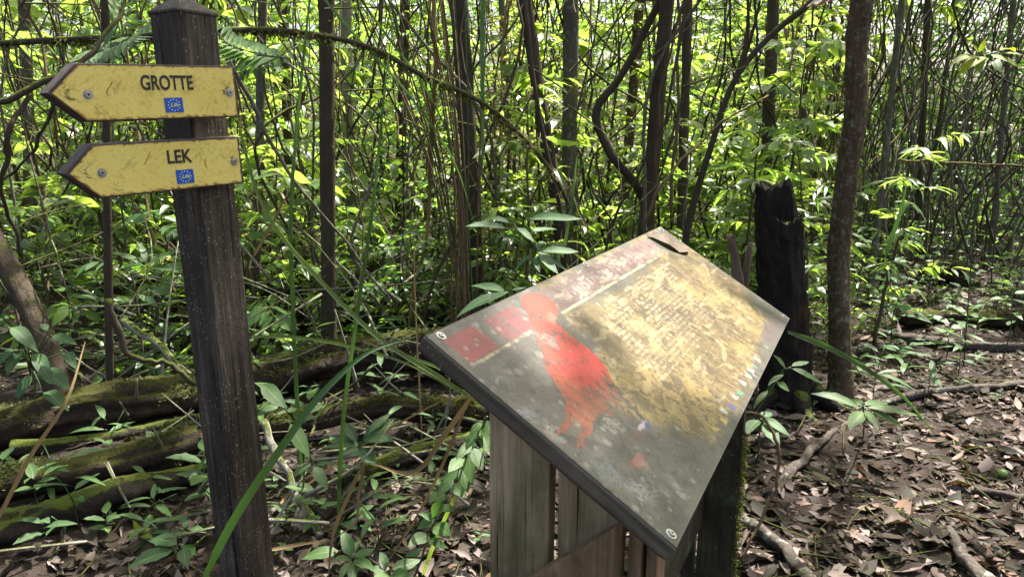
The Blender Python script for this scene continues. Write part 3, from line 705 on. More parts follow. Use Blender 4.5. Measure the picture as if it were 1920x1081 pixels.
def make_panel():
    w, h = 800, 290; img = paint_panel(w, h)
    x, y = np.meshgrid(np.linspace(.002, LW - .002, w), np.linspace(-.002, -LH + .002, h))
    V = np.stack([x, y, np.zeros_like(x)], -1).reshape(-1, 3)
    # skirt so that the plate has its own thickness
    F = grid_faces(w, h)[:, ::-1]
    edge = list(range(w)) + [i * w + w - 1 for i in range(1, h)] + [(h - 1) * w + i for i in range(w - 2, -1, -1)] + [i * w for i in range(h - 2, 0, -1)]
    V2 = V[edge].copy(); V2[:, 2] = -.0035; n = len(V); m = len(edge)
    S = np.array([(edge[i], edge[(i + 1) % m], n + (i + 1) % m, n + i) for i in range(m)])
    me = npmesh('printed_panel', np.vstack([V, V2]), np.vstack([F, S[:, ::-1]]), False)
    rgb = np.vstack([img.reshape(-1, 3), np.tile(srgb(170, 165, 155), (m, 1))]); set_print(me, rgb)
    p = lchild(link('printed_panel', me, 'panel_print', lect)); p['label'] = 'faded printed panel with red bird and worn ochre text field'
    for u, v in ((.022, .030), (.014, .966), (.98, .03), (.985, .962), (.5, .022)):
        m = MB(); c = (u * LW, -v * LH)
        V, F, _ = tube_data(np.array([(c[0], c[1], .0002), (c[0], c[1], .0012)]), .0095, .0090, 2, 18); m.add(V, F)
        V, F, _ = tube_data(np.array([(c[0], c[1], .0012), (c[0], c[1], .0042)]), .0062, .0046, 3, 14); m.add(V, F)
        m.build('screw', 'steel', p, False)
        d = MB(); V, F, _ = tube_data(np.array([(c[0], c[1], .0043), (c[0], c[1], .0046)]), .0022, .0022, 2, 6); d.add(V, F); d.build('screw_socket', 'screw_dark', p, False)
make_panel()
def lp(off, s, z):                       # off along the top edge, s down-slope (horizontal), z height
    return LA + E1 * off + E2H * s + np.array([0, 0, z - LA[2]])
def under(s): return 1.2143 - .6123 * s - .044
def plank(name, s0, s1, off, th, material, ztop0=None, ztop1=None, zb=None):
    g = lect_base[2] - .06 if zb is None else zb
    a = under(s0) if ztop0 is None else ztop0; b = under(s1) if ztop1 is None else ztop1
    V = []; n = 10
    for o_ in (off, off + th):
        for (s, zt) in ((s0, a), (s1, b)):
            for i in range(n + 1):
                V.append(lp(o_ + rng.normal(0, .0006), s + rng.normal(0, .0009), g + (zt - g) * i / n))
    k = n + 1; F = []
    for i in range(n):
        q = [0 * k + i, 1 * k + i, 3 * k + i, 2 * k + i]
        for j in range(4): a_, b_ = q[j], q[(j + 1) % 4]; F.append((a_, b_, b_ + 1, a_ + 1))
    F.append((0, 2 * k, 3 * k, k)); F.append((n, k + n, 3 * k + n, 2 * k + n))
    o = link(name, npmesh(name, np.array(V) - lect_base, F, False), material, lect)
    bm = bmesh.new(); bm.from_mesh(o.data); bmesh.ops.recalc_face_normals(bm, faces=bm.faces); bm.to_mesh(o.data); bm.free()
    bevel(o, .003); return o
plank('plank', .051, .170, .120, .030, 'plank'); plank('plank', .187, .302, .120, .030, 'plank')
plank('plank', .316, .338, .122, .055, 'plank_red'); plank('plank', .345, .364, .130, .055, 'plank_red')
plank('plank', .050, .160, 1.20, .030, 'plank_dark'); plank('plank', .172, .212, 1.20, .030, 'plank_dark'); plank('plank', .220, .336, 1.20, .034, 'plank_dark')
def brace():
    poly = [(-.03, .596), (.302, .905), (.302, .62), (.10, .36), (-.03, .30)]
    V = [lp(o, s, z) for o in (.088, .118) for s, z in poly]; n = len(poly)
    F = [tuple(range(n)), tuple(range(n, 2 * n))[::-1]] + [(i, i + n, (i + 1) % n + n, (i + 1) % n) for i in range(n)]
    o = link('diagonal_brace', npmesh('diagonal_brace', np.array(V) - lect_base, F, False), 'plank_red', lect)
    bm = bmesh.new(); bm.from_mesh(o.data); bmesh.ops.recalc_face_normals(bm, faces=bm.faces); bm.to_mesh(o.data); bm.free(); bevel(o, .003)
    m = MB()
    V = [lp(o_, s, z) for o_ in (.16, 1.19) for s in (.20, .235) for z in (.30, .40)]
    m.add(V, [(0, 1, 3, 2), (4, 6, 7, 5), (0, 4, 5, 1), (2, 3, 7, 6), (0, 2, 6, 4), (1, 5, 7, 3)])
    m.V = [m.V[0] - lect_base]; o = m.build('rail', 'plank_dark', lect, False)
brace()
def edge_moss():
    C = np.array([lp(1.215 + rng.normal(0, .012), .337, z) for z in np.linspace(.02, .62, 150)]) - lect_base; r_ = np.random.default_rng(8); n = len(C) * 7
    p = np.repeat(C, 7, 0) + r_.normal(0, .006, (n, 3)); d = r_.normal(0, 1, (n, 3)) + E2H * .8; d /= np.linalg.norm(d, axis=1)[:, None]; q = np.cross(d, r_.normal(0, 1, (n, 3))); q /= np.linalg.norm(q, axis=1)[:, None]
    V = np.stack([p - q * .003, p + q * .003, p + d * .014], 1).reshape(-1, 3)
    o = link('moss', npmesh('moss', V, np.arange(n * 3).reshape(-1, 3), False), 'moss', lect); o['kind'] = 'stuff'
edge_moss()
# dead leaf lying on the panel
def panel_pt(u, v, h=.006): return LA + E1 * u * LW + E2 * v * LH + EN * h
def panel_leaf():
    p0 = panel_pt(.985, .315, .003); p1 = panel_pt(.862, .03, .008)
    o = put_leaf(None, 'dead', p0, p1, EN, 1.0, 'fallen_leaf', 0)
    me = fine_leaf('fallen_leaf', .36, .0, .16, 3, curl=.05, wave=.03, petiole=.2); me.materials.append(MT['dead_panel']); o.data = me
    tag(o, 'curled brown dead leaf lying on the printed panel', 'leaf')
MT['dead_panel'] = leaf_material('dead_panel', [(0, (.11, .07, .058)), (1, (.12, .075, .062))], ((.10, .05, .02), (.16, .09, .03)), .05, .4, .5, True, True, (.05, .03, .02))
panel_leaf()

# ------------------------------------------------------------------ charred hollow stump
def make_stump():
    b = G(1478, 745, 0.0); b = drop(b, -.04)
    t = P(1462, 345, b[1]); hz = t[2] - b[2]; lean = np.array([t[0] - b[0], 0, 0])
    root = empty('charred_stump', b, 'blackened hollow tree stump with a broken top behind the lectern', 'stump')
    k, n = 56, 60; rg = np.random.default_rng(3); th = np.linspace(0, 2 * np.pi, k, endpoint=False)
    topz = hz * (1 - .13 * sm(np.cos(th + .95), -.2, .55) - .012 * np.sin(th * 4 + 1) - .009 * rg.random(k))
    nz = rg.normal(0, 1, (n, k)); 
    for _ in range(2): nz = (nz + np.roll(nz, 1, 0) + np.roll(nz, 1, 1) + np.roll(nz, -1, 1)) / 2.6
    V = []
    for i in range(n):
        f = i / (n - 1)
        for j in range(k):
            q = Vector((math.cos(th[j]) * 3, math.sin(th[j]) * 3, f * 4)); r = .132 * (1 + .22 * (1 - f) ** 6 - .06 * f) * (1 + .03 * nz[i, j] +   .22 * mnoise.noise(q * .8) + .14 * mnoise.noise(Vector((q.x * 2.4, q.y * 2.4, q.z * .8))) + .05 * mnoise.noise(q * 5))
            z = topz[j] * f
            V.append((r * math.cos(th[j]) + lean[0] * f, r * math.sin(th[j]) * .9, z))
    F = [(i * k + j, i * k + (j + 1) % k, (i + 1) * k + (j + 1) % k, (i + 1) * k + j) for i in range(n - 1) for j in range(k)]
    s = len(V)
    for q, (rr, dz) in enumerate(((.72, -.012), (.60, -.12), (.5, -.24), (.05, -.32))):
        for j in range(k): V.append((.150 * rr * math.cos(th[j]) + lean[0], .150 * rr * .9 * math.sin(th[j]), topz[j] + dz - .02 * rg.random()))
    for q in range(4):
        a = (n - 1) * k if q == 0 else s + (q - 1) * k; b_ = s + q * k
        F += [(a + j, a + (j + 1) % k, b_ + (j + 1) % k, b_ + j) for j in range(k)]
    link('bole', npmesh('bole', np.array(V), F), 'char_bole', root)
    RV = [V[(n - 1) * k + j] for j in range(k)] + [V[s + j] for j in range(k)]; RV = [(x, y, z + .004) for x, y, z in RV]
    link('broken_rim', npmesh('broken_rim', np.array(RV), [(j, (j + 1) % k, k + (j + 1) % k, k + j) for j in range(k)], False), 'rim', root)
    m = MB()
    for a, ln in ((-.4, .35), (-1.5, .3), (-2.6, .35), (.5, .4)):
        m2 = MB(); m2.tube([(.12 * math.cos(a), .12 * math.sin(a), .12), (.25 * math.cos(a), .25 * math.sin(a), .04), (ln * 1.25 * math.cos(a + .2), ln * 1.25 * math.sin(a + .2), .0)], .06, .015, 8, 8, rough=.08, seed=int(a * 10) + 50)
        m2.build('root', 'char', root)
def moss_tufts(C, per, spread, ln, hang=0.0, seed=1):
    rg = np.random.default_rng(seed); n = len(C) * per
    p = np.repeat(C, per, 0) + rg.normal(0, spread, (n, 3)) * np.array([1, 1, .7])
    d = rg.normal(0, 1, (n, 3)); d[:, 2] = d[:, 2] * .6 + (-1.4 * hang + .3 * (1 - hang)); d /= np.linalg.norm(d, axis=1)[:, None]
    s = np.cross(d, rg.normal(0, 1, (n, 3))); s /= np.linalg.norm(s, axis=1)[:, None]
    l = ln * rg.uniform(.3, 1.2, n)[:, None]; w = .0035
    V = np.stack([p - s * w, p + s * w, p + d * l], 1).reshape(-1, 3)
    return npmesh('moss', V, np.arange(n * 3).reshape(-1, 3), False)
make_stump()

# ------------------------------------------------------------------ trees and stems, one thing each
def tree(name, label, mat_, pts, r0, r1, moss_n=0, group=None, cat='tree', n=26, k=12, rough=.05, seed=0, wob=.0, part='trunk', branches=(), big=0):
    pts = [np.asarray(p, float) for p in pts]; base = pts[0]
    root = empty(name, base, label, cat, group)
    if big: V, F, C = rough_tube(pts, r0, r1, n * 3 if big > 1 else n * 2, k, seed, .16, .5 if big > 1 else .25, 9, 6); link(part, npmesh(part, V - base, F), mat_, root)
    else: m = MB(); C = m.tube(pts, r0, r1, n=n, k=k, rough=rough, seed=seed, wob=wob); m.V[0] = m.V[0] - base; m.build(part, mat_, root)
    for bp, br0, br1 in branches:
        m = MB(); m.tube([np.asarray(q, float) for q in bp], br0, br1, n=12, k=7, rough=.05, seed=seed + 3); m.V[0] = m.V[0] - base; m.build('branch', mat_, root)
    if moss_n:
        rg = np.random.default_rng(seed + 9); idx = rg.integers(2, len(C) - 1, moss_n * 8); idx = idx[C[idx, 2] < 4.5][:moss_n]
        f = rg.random(len(idx))[:, None]; Q = C[idx] * (1 - f) + C[idx - 1] * f; rr = np.interp(idx, [0, len(C)], [r0, r1])
        a = rg.uniform(0, 6.28, len(idx)); T, A, B = frames(C)
        Q = Q + (A[idx] * np.cos(a)[:, None] + B[idx] * np.sin(a)[:, None]) * rr[:, None]
        o = link('moss', moss_tufts(Q - base, 7, .008, .018, .3, seed), 'moss', root); o['kind'] = 'stuff'
    return root
def up(u0, v0, u1, v1, Y, zb=None, zt=7.5, bend=0.0):
    """a stem seen from pixel (u0,v0) low to (u1,v1) high at distance Y, run down to the ground and up into the canopy"""
    a, b = P(u0, v0, Y), P(u1, v1, Y); d = (b - a) / (b[2] - a[2])
    g = a + d * (gz(a[0], Y) - a[2] - .05); t = a + d * (zt - a[2])
    mid = (g + t) / 2 + np.array([bend, 0, 0])
    q = [g, a * .6 + b * .4 + np.array([bend * .3, 0, 0]), b, b * .5 + t * .5 + np.array([bend, bend, 0]), t]
    return [q[i] for i in range(5) if i == 0 or q[i][2] > q[i - 1][2] + .05]
b0 = drop(G(1580, 735), -.05); _t = P(1618, -10, b0[1])
tree('forest_tree', 'reddish brown mossy tree trunk beside the charred stump', 'bark_brown', [b0, P(1574, 600, b0[1]), P(1572, 480, b0[1] + .05), P(1588, 330, b0[1] + .02), P(1604, 200, b0[1]), P(1606, 90, b0[1]), _t, _t + np.array([.2, .2, 3.0]), _t + np.array([.3, .5, 6.0])], .058, .052, 1500, seed=4, n=60, k=26, big=2)
trunks = [
    ('dark straight trunk standing between the signpost and the lectern', 'bark_dark', up(617, 600, 612, 60, 4.6), .050, .044, 90),
    ('dark trunk rising behind the fan of sedge stems', 'bark_dark', up(893, 520, 868, 110, 5.0), .062, .048, 60),
    ('slender dark trunk leaning left, behind the mossy arching branch', 'bark_dark', [drop(P(1052, 480, 5.2), -.05), P(1052, 440, 5.2), P(1022, 250, 5.2), P(990, 40, 5.2), P(960, -180, 5.2), P(930, -500, 5.2)], .055, .04, 40),
    ('rough upright trunk with flaking bark beside the leaning dark trunk', 'bark_grey', up(1068, 460, 1070, 40, 5.6), .062, .05, 120),
    ('thin black trunk tilting right above the top corner of the lectern', 'bark_dark', up(1206, 420, 1250, 10, 4.9, bend=.05), .050, .040, 60),
    ('slim brown pole tree with pale patches above the lectern', 'bark_moss', up(1278, 420, 1290, 0, 5.4), .034, .03, 60),
    ('short mossy trunk left of the charred stump', 'bark_moss', up(1436, 330, 1448, 60, 5.8, zt=5), .050, .04, 120),
    ('grey trunk tilting right behind the reddish mossy tree', 'bark_grey', up(1655, 330, 1690, 10, 6.2), .028, .022, 30),
    ('thin grey trunk close to the right of the signpost top', 'bark_grey', up(482, 450, 492, 20, 5.5), .034, .03, 40),
    ('thin dark stem hanging behind the two arrow boards', 'bark_dark', up(204, 560, 200, 230, 3.6), .020, .016, 60),
    ('dark leaning trunk at the edge of the picture behind the mossy log', 'bark_dark', [drop(P(110, 700, 3.9), -.05), P(60, 590, 4.0), P(5, 480, 4.1), P(-90, 300, 4.3), P(-200, 0, 4.6)], .070, .05, 40),
    ('pale rough trunk far back between the grass blades', 'bark_pale', up(660, 520, 648, 0, 7.2), .055, .05, 20),
    ('dark forked trunk in the far thicket beside the green blade', 'bark_dark', up(745, 520, 760, 0, 7.8), .055, .045, 20),
    ('slim leaning grey trunk far behind the sedge fan', 'bark_grey', up(960, 470, 940, 0, 8.2), .035, .03, 0),
    ('brown far trunk between the black tilting trunk and the pole tree', 'bark_brown', up(1170, 400, 1195, 60, 7.0), .048, .04, 30),
    ('straight dark trunk far off in the shaded thicket', 'bark_dark', up(1725, 330, 1740, 0, 8.0), .036, .03, 0),
    ('thin trunk at the far edge of the shaded thicket', 'bark_grey', up(1865, 400, 1900, 0, 7.4), .028, .024, 0),
    ('dim grey trunk behind the upper arrow board tip', 'bark_grey', up(60, 430, 45, 0, 7.5), .06, .05, 0),
    ('slim trunk far back just left of the signpost cap', 'bark_grey', up(262, 420, 250, 0, 8.4), .05, .045, 0),
    ('slim dark trunk far back right of the signpost cap', 'bark_dark', up(548, 430, 530, 0, 8.8), .06, .05, 0),
]
for i, (lab, m_, pts, r0, r1, mo) in enumerate(trunks):
    tree('slender_tree', lab, m_, pts, r0, r1, mo, 'slender trunks in the thicket', seed=20 + i, k=14, big=1)
# curved liana, forked branch, arching mossy branch, pale leaning pole
tree('liana', 'curved dark liana bending like a hook above the lectern', 'bark_dark', [P(1222, 420, 5.0), P(1195, 350, 5.0), P(1140, 280, 5.0), P(1118, 205, 5.0), P(1160, 150, 5.0), P(1208, 60, 5.0), P(1245, -20, 5.0), P(1270, -160, 5.0)], .030, .026, 60, None, 'liana', n=36, k=9, seed=60, part='stem')
tree('forked_sapling', 'thin dark sapling leaning right and forking above the charred stump', 'bark_dark', [drop(P(1280, 500, 4.4), -.03), P(1292, 420, 4.4), P(1330, 285, 4.4), P(1390, 130, 4.4), P(1450, 62, 4.4), P(1530, -5, 4.4), P(1600, -120, 4.4)], .022, .016, 40, None, 'sapling', n=30, k=8, seed=61, part='trunk', branches=(((P(1372, 165, 4.4), P(1400, 80, 4.4), P(1402, -30, 4.4)), .013, .008), ((P(1390, 130, 4.4), P(1412, 60, 4.4), P(1430, -20, 4.35)), .010, .006)))
def arch():
    pts = [P(-60, 86, 2.9), P(120, 74, 2.8), P(290, 66, 2.75), P(430, 56, 2.75), P(570, 62, 2.8), P(700, 92, 2.9), P(790, 140, 3.0), P(900, 190, 3.1), P(985, 262, 3.2), P(1045, 340, 3.3), P(1080, 420, 3.4)]
    root = tree('arching_branch', 'long mossy branch arching behind the signpost and down towards the lectern', 'bark_moss', pts, .012, .009, 0, None, 'branch', n=70, k=8, seed=62, part='stem')
    C = spline(pts, 220) - pts[0]; keep = np.interp(np.arange(220), [0, 25, 40, 60, 95, 105, 115, 135, 165, 190, 220], [.3, .4, .9, 1, .9, 1, .5, .4, .9, .3, .2]); sel = rng.random(220) < keep
    o = link('moss', moss_tufts(C[sel] - np.array([0, 0, .006]), 16, .010, .038, .75, 5), 'moss', root); o['kind'] = 'stuff'
arch()
poles = [
    ('grey bare pole leaning across behind the signpost', 'bark_grey', [P(430, 110, 3.6), P(480, 210, 3.65), P(545, 330, 3.7), P(640, 445, 3.8), P(730, 560, 3.9)], .011, .007),
    ('mossy dark branch sloping up to the upper arrow board', 'bark_moss', [P(-40, 205, 2.2), P(60, 168, 2.25), P(130, 140, 2.3), P(190, 75, 2.4), P(225, 30, 2.5), P(240, -20, 2.6)], .009, .006),
    ('dark drooping vine curling down the edge left of the arrow boards', 'bark_dark', [P(55, 175, 2.25), P(20, 230, 2.2), P(8, 300, 2.2), P(12, 400, 2.25), P(40, 480, 2.3)], .008, .005),
    ('thin dark vine hanging from the tip of the upper arrow board', 'bark_dark', [P(120, 170, 2.4), P(70, 260, 2.4), P(30, 320, 2.4), P(-30, 360, 2.4)], .006, .004),
    ('grey fallen stick leaning over the mossy logs', 'bark_pale', [G(-60, 400, .7), G(60, 480, .5), G(160, 545, .45), G(250, 590, .42)], .014, .011),
    ('lichen spotted stick slanting down to the large mossy log', 'bark_pale', [G(230, 600, .35), G(290, 640, .30), G(340, 690, .24), G(375, 715, .22)], .022, .015),
    ('mossy twig hanging above the large mossy log', 'bark_moss', [P(203, 560, 3.0), P(215, 610, 3.0), P(240, 660, 3.0), P(310, 685, 3.05), P(365, 720, 3.1)], .014, .010),
    ('mottled grey stick leaning at the foot of the signpost', 'bark_pale', [G(492, 790, .30), G(520, 855, .20), G(555, 920, .10), G(600, 1005, .03)], .016, .013),
    ('thin forked twig leaning against the small mossy log', 'twig', [G(695, 690, .35), G(660, 720, .25), G(610, 755, .2), G(580, 820, .1)], .006, .005),
    ('long dry twig crossing the far shaded thicket', 'lianas', [P(1690, 300, 5.2), P(1790, 306, 5.3), P(1930, 312, 5.4)], .010, .008),
    ('bare thin twig rising beside the top edge of the lectern', 'lianas', [P(1205, 425, 3.4), P(1245, 340, 3.4), P(1300, 280, 3.5), P(1360, 225, 3.6), P(1440, 180, 3.7)], .008, .005),
    ('twisting brown vine climbing beside the pole tree', 'lianas', [P(1262, 420, 4.6), P(1258, 320, 4.6), P(1272, 230, 4.6), P(1270, 120, 4.6), P(1274, 40, 4.6), P(1266, -60, 4.6)], .011, .009),
]
poles += [
    ('thin reddish stem arching beside the far lectern plank', 'lianas', [P(1392, 775, 2.35), P(1430, 785, 2.35), P(1458, 830, 2.3), P(1455, 900, 2.25), P(1425, 980, 2.2), P(1385, 1050, 2.15)], .006, .005),
]
def broken_stump():
    b = drop(P(1388, 560, 4.2), -.03); root = empty('broken_stump', b, 'pale splintered stump of a thin tree left of the charred stump', 'stump')
    for pts, r0, r1 in (([b, P(1380, 500, 4.2), P(1374, 462, 4.2), P(1368, 440, 4.2)], .07, .022), ([b + np.array([.06, .03, 0]), P(1398, 510, 4.25), P(1408, 455, 4.25)], .05, .014)):
        V, F, C = rough_tube(pts, r0, r1, 30, 14, int(r0 * 1000), .4); link('splinter', npmesh('splinter', V - b, F), 'splinter', root)
broken_stump()
for i, (lab, m_, pts, r0, r1) in enumerate(poles):
    tube_thing('branch', lab, 'branch', m_, pts, r0, r1, 24, 8, .07, .006, 80 + i, 'branches and vines')

# fan of sedge stems behind the lectern: one clump, each stem a part
def sedge_fan():
    c = drop(P(890, 560, 4.3)); root = empty('sedge_clump', c, 'fan of long brown sedge stems rising behind the lectern', 'plant')
    rg = np.random.default_rng(12)
    for i in range(20):
        u1 = rg.choice([rg.uniform(640, 840), rg.uniform(700, 940)]); b = P(885 + rg.normal(0, 18), 520, 4.3 + rg.normal(0, .1)); b = drop(b)
        m1 = P(885 + (u1 - 885) * .35, 300, 4.3 + rg.normal(0, .15)); t = P(u1, -20 - rg.uniform(0, 160), 4.3 + rg.normal(0, .3))
        m = MB(); m.tube([b, m1, t], .0065, .0035, 12, 5, rough=.03, seed=i); m.V[0] = m.V[0] - c; m.build('stem', 'lianas' if i % 5 else 'sedge', root)
sedge_fan()

# ------------------------------------------------------------------ fallen logs and roots
def log(label, pts, r0, r1, m_, n=46, k=18, seed=0, moss=0, name='fallen_log', cat='log'):
    pts = [np.asarray(p, float) for p in pts]; base = pts[0]
    root = empty(name, base, label, cat)
    n, k = n * 3, k + 10; r0, r1 = r0 * .88, r1 * .88; V, F, C = rough_tube([p + np.array([0, 0, .02 * math.sin(2.3 * q + seed)]) for q, p in enumerate(pts)], r0, r1, n, k, seed, .36, knots=6); link('trunk' if cat == 'log' else 'stem', npmesh('log', V - base, F), m_, root)
    if moss:
        rg = np.random.default_rng(seed); T, A, B = frames(C); i = rg.integers(0, len(C), moss); a = rg.uniform(0, 6.28, moss)
        q = A[i] * np.cos(a)[:, None] + B[i] * np.sin(a)[:, None]; ok = q[:, 2] > .25; rr = np.interp(i, [0, n], [r0, r1])
        clump = np.sin(C[i, 0] * 5 + seed) + np.sin(C[i, 0] * 13 + a * 2) > .1
        Q = (C[i] + q * rr[:, None] * .99 + T[i] * rg.uniform(-.05, .05, moss)[:, None])[ok & clump]
        o = link('moss', moss_tufts(Q - base, 8, .016, .024, 0, seed), 'moss', root); o['kind'] = 'stuff'
    return root
log('thick mossy fallen log lying behind the signpost', [G(-160, 850, .13), G(0, 800, .13), G(180, 770, .14), G(365, 735, .15), G(470, 715, .16), G(600, 680, .18), G(740, 655, .20), G(880, 650, .2)], .115, .125, 'log', 70, 20, 3, 4200)
log('slimmer mossy log in front of the thick one, crossing behind the signpost', [G(-140, 960, .10), G(0, 912, .11), G(150, 880, .12), G(375, 832, .13)], .075, .085, 'log', 46, 18, 7, 2400)
log('bright mossy log end reaching under the lectern corner', [G(480, 800, .10), G(570, 782, .11), G(700, 770, .12), G(820, 768, .12), G(930, 770, .12), G(1010, 775, .1)], .062, .075, 'log', 46, 18, 9, 2600)
log('charred dark log on the ground at the lower picture edge', [G(-120, 1040, .06), G(0, 995, .08), G(110, 960, .08), G(230, 925, .07), G(330, 895, .06), G(430, 865, .05)], .085, .045, 'log_dark', 30, 16, 13, 60)
log('dark rotten log between the two mossy logs', [G(20, 850, .05), G(200, 820, .05), G(380, 795, .05), G(520, 770, .05)], .05, .05, 'log_dark', 30, 14, 15, 60)
log('rotting brown log among dead leaves left of the lectern', [G(640, 900, .02), G(740, 868, .04), G(830, 840, .05), G(960, 800, .05)], .05, .045, 'log_dark', 30, 14, 17, 30)
log('mossy log far off in the litter at the clearing edge', [G(1690, 600, .03), G(1760, 590, .05), G(1860, 600, .05), G(1990, 612, .05)], .07, .07, 'log', 26, 12, 21, 160)
log('small mossy mound of a stump in the far litter', [G(1712, 530, .0), G(1745, 512, .10), G(1790, 516, .10), G(1820, 540, .0)], .12, .12, 'log', 20, 14, 23, 160)
log('black rotting log half hidden behind the signpost', [G(190, 560, .1), G(300, 520, .16), G(430, 530, .18), G(560, 560, .12)], .12, .11, 'log_dark', 26, 14, 25, 60)
log('dark burnt log on the ground behind the grass blades', [G(560, 600, .06), G(640, 590, .10), G(760, 600, .10), G(860, 610, .08)], .11, .09, 'log_dark', 26, 14, 27, 60)
roots = [
    ('grey curved root crossing the dead leaves right of the lectern', [G(1375, 945, .0), G(1430, 975, .03), G(1480, 1010, .04), G(1520, 1065, .03), G(1545, 1120, 0)], .020, .026),
    ('straight grey root running from lectern to charred stump', [G(1445, 915, .0), G(1490, 865, .03), G(1535, 820, .03), G(1590, 790, .0)], .022, .017),
    ('pale mottled root poking from litter at bottom edge', [G(1780, 1005, .0), G(1800, 1040, .04), G(1840, 1085, .04), G(1880, 1120, .02)], .020, .024),
    ('thin root crossing the litter at the far picture edge', [G(1780, 920, .0), G(1850, 932, .02), G(1960, 940, .02)], .014, .015),
    ('mossy root snaking over the clearing floor', [G(1610, 610, .0), G(1700, 628, .03), G(1800, 650, .04), G(1930, 655, .03)], .030, .035),
    ('dark root across the litter below the mossy mound', [G(1640, 760, 0), G(1740, 740, .02), G(1850, 735, .03), G(1990, 720, .02)], .018, .02),
]
for i, (lab, pts, a, b) in enumerate(roots):
    pts = [drop(p, p[2]) for p in pts]
    tube_thing('root', lab, 'root', 'root', pts, a, b, 22, 10, .10, .006, 120 + i, 'roots on the forest floor')

# ------------------------------------------------------------------ near blades and dry stalks
def blade(label, pts, w, m_, name='grass_blade', cat='grass blade', face=None, group=None):
    C = spline(pts, 26); T, A, B = frames(C); tocam = np.array([0, 0, CAM_Z]) - C
    S = np.cross(T, tocam + np.array([.25, 0, .2])); S /= np.linalg.norm(S, axis=1)[:, None]; Nn = np.cross(S, T)
    t = np.linspace(0, 1, 26); ww = w * .5 * (1 - t ** 3 * .85) * np.minimum(1, .5 + t * 4)
    V = np.stack([C - S * ww[:, None], C - Nn * ww[:, None] * .45, C + S * ww[:, None]], 1).reshape(-1, 3)
    F = []
    for i in range(25): a = i * 3; F += [(a, a + 1, a + 4, a + 3), (a + 1, a + 2, a + 5, a + 4)]
    loc = C[0]; o = link(name, npmesh(name, V - loc, F), m_); o.location = loc
    return tag(o, label, cat, group)
blade('tall dark green blade standing upright right of the signpost', [drop(P(553, 735, 2.6)), P(550, 600, 2.6), P(545, 400, 2.6), P(560, 200, 2.6), P(582, -10, 2.6), P(600, -160, 2.6)], .016, 'sedge')
blade('long green blade leaning right in front of the dark straight trunk', [drop(P(625, 900, 2.4)), P(645, 770, 2.4), P(668, 600, 2.4), P(700, 380, 2.4), P(728, 110, 2.4), P(738, 40, 2.4)], .015, 'sedge')
blade('yellow green blade slanting from the signpost down to the lectern corner', [P(905, 760, 2.2), P(830, 710, 2.2), P(720, 640, 2.25), P(600, 525, 2.3), P(500, 400, 2.3), P(448, 230, 2.3), P(430, 120, 2.3)], .016, 'sedge_lime')
blade('wide green blade crossing the foot of the signpost', [P(380, 1090, 1.30), P(432, 985, 1.30), P(520, 850, 1.32), P(610, 730, 1.36), P(690, 660, 1.42), P(780, 630, 1.5)], .017, 'sedge')
blade('straight green blade hanging from above behind the lectern', [P(906, -60, 3.2), P(904, 100, 3.2), P(905, 220, 3.2), P(904, 340, 3.2)], .020, 'sedge')
blade('glossy blade reaching from the lectern corner over the litter', [P(1478, 622, 2.3), P(1540, 645, 2.45), P(1620, 688, 2.6), P(1700, 750, 2.75), P(1750, 810, 2.85)], .020, 'sedge')
blade('thin blade arching over the mossy logs', [P(470, 630, 2.4), P(560, 632, 2.5), P(660, 650, 2.6), P(760, 680, 2.6), P(860, 735, 2.6)], .012, 'sedge_lime')
blade('slim blade bending towards the lectern corner', [P(930, 745, 2.1), P(860, 705, 2.2), P(800, 680, 2.3), P(730, 655, 2.4), P(680, 640, 2.4)], .011, 'sedge_lime')
blade('grey green blade slanting up behind the lectern', [P(1055, 480, 3.2), P(1072, 380, 3.2), P(1082, 290, 3.2)], .016, 'sedge')
blade('bright green stem rising along the lectern planks', [G(790, 1085, .0), P(830, 980, 1.9), P(880, 880, 1.75), P(925, 810, 1.6)], .013, 'sedge_lime')
blade('long dark blade slanting high across the thicket', [P(560, -60, 3.4), P(660, 60, 3.4), P(760, 170, 3.4), P(850, 300, 3.5), P(890, 420, 3.6)], .012, 'sedge')
blade('second dark blade slanting beside the arching branch', [P(640, -50, 3.0), P(720, 60, 3.1), P(800, 170, 3.2), P(870, 320, 3.3)], .010, 'sedge')
blade('upright grey blade in the shaded undergrowth', [P(1660, 480, 4.2), P(1690, 390, 4.2), P(1700, 345, 4.2)], .025, 'sedge')
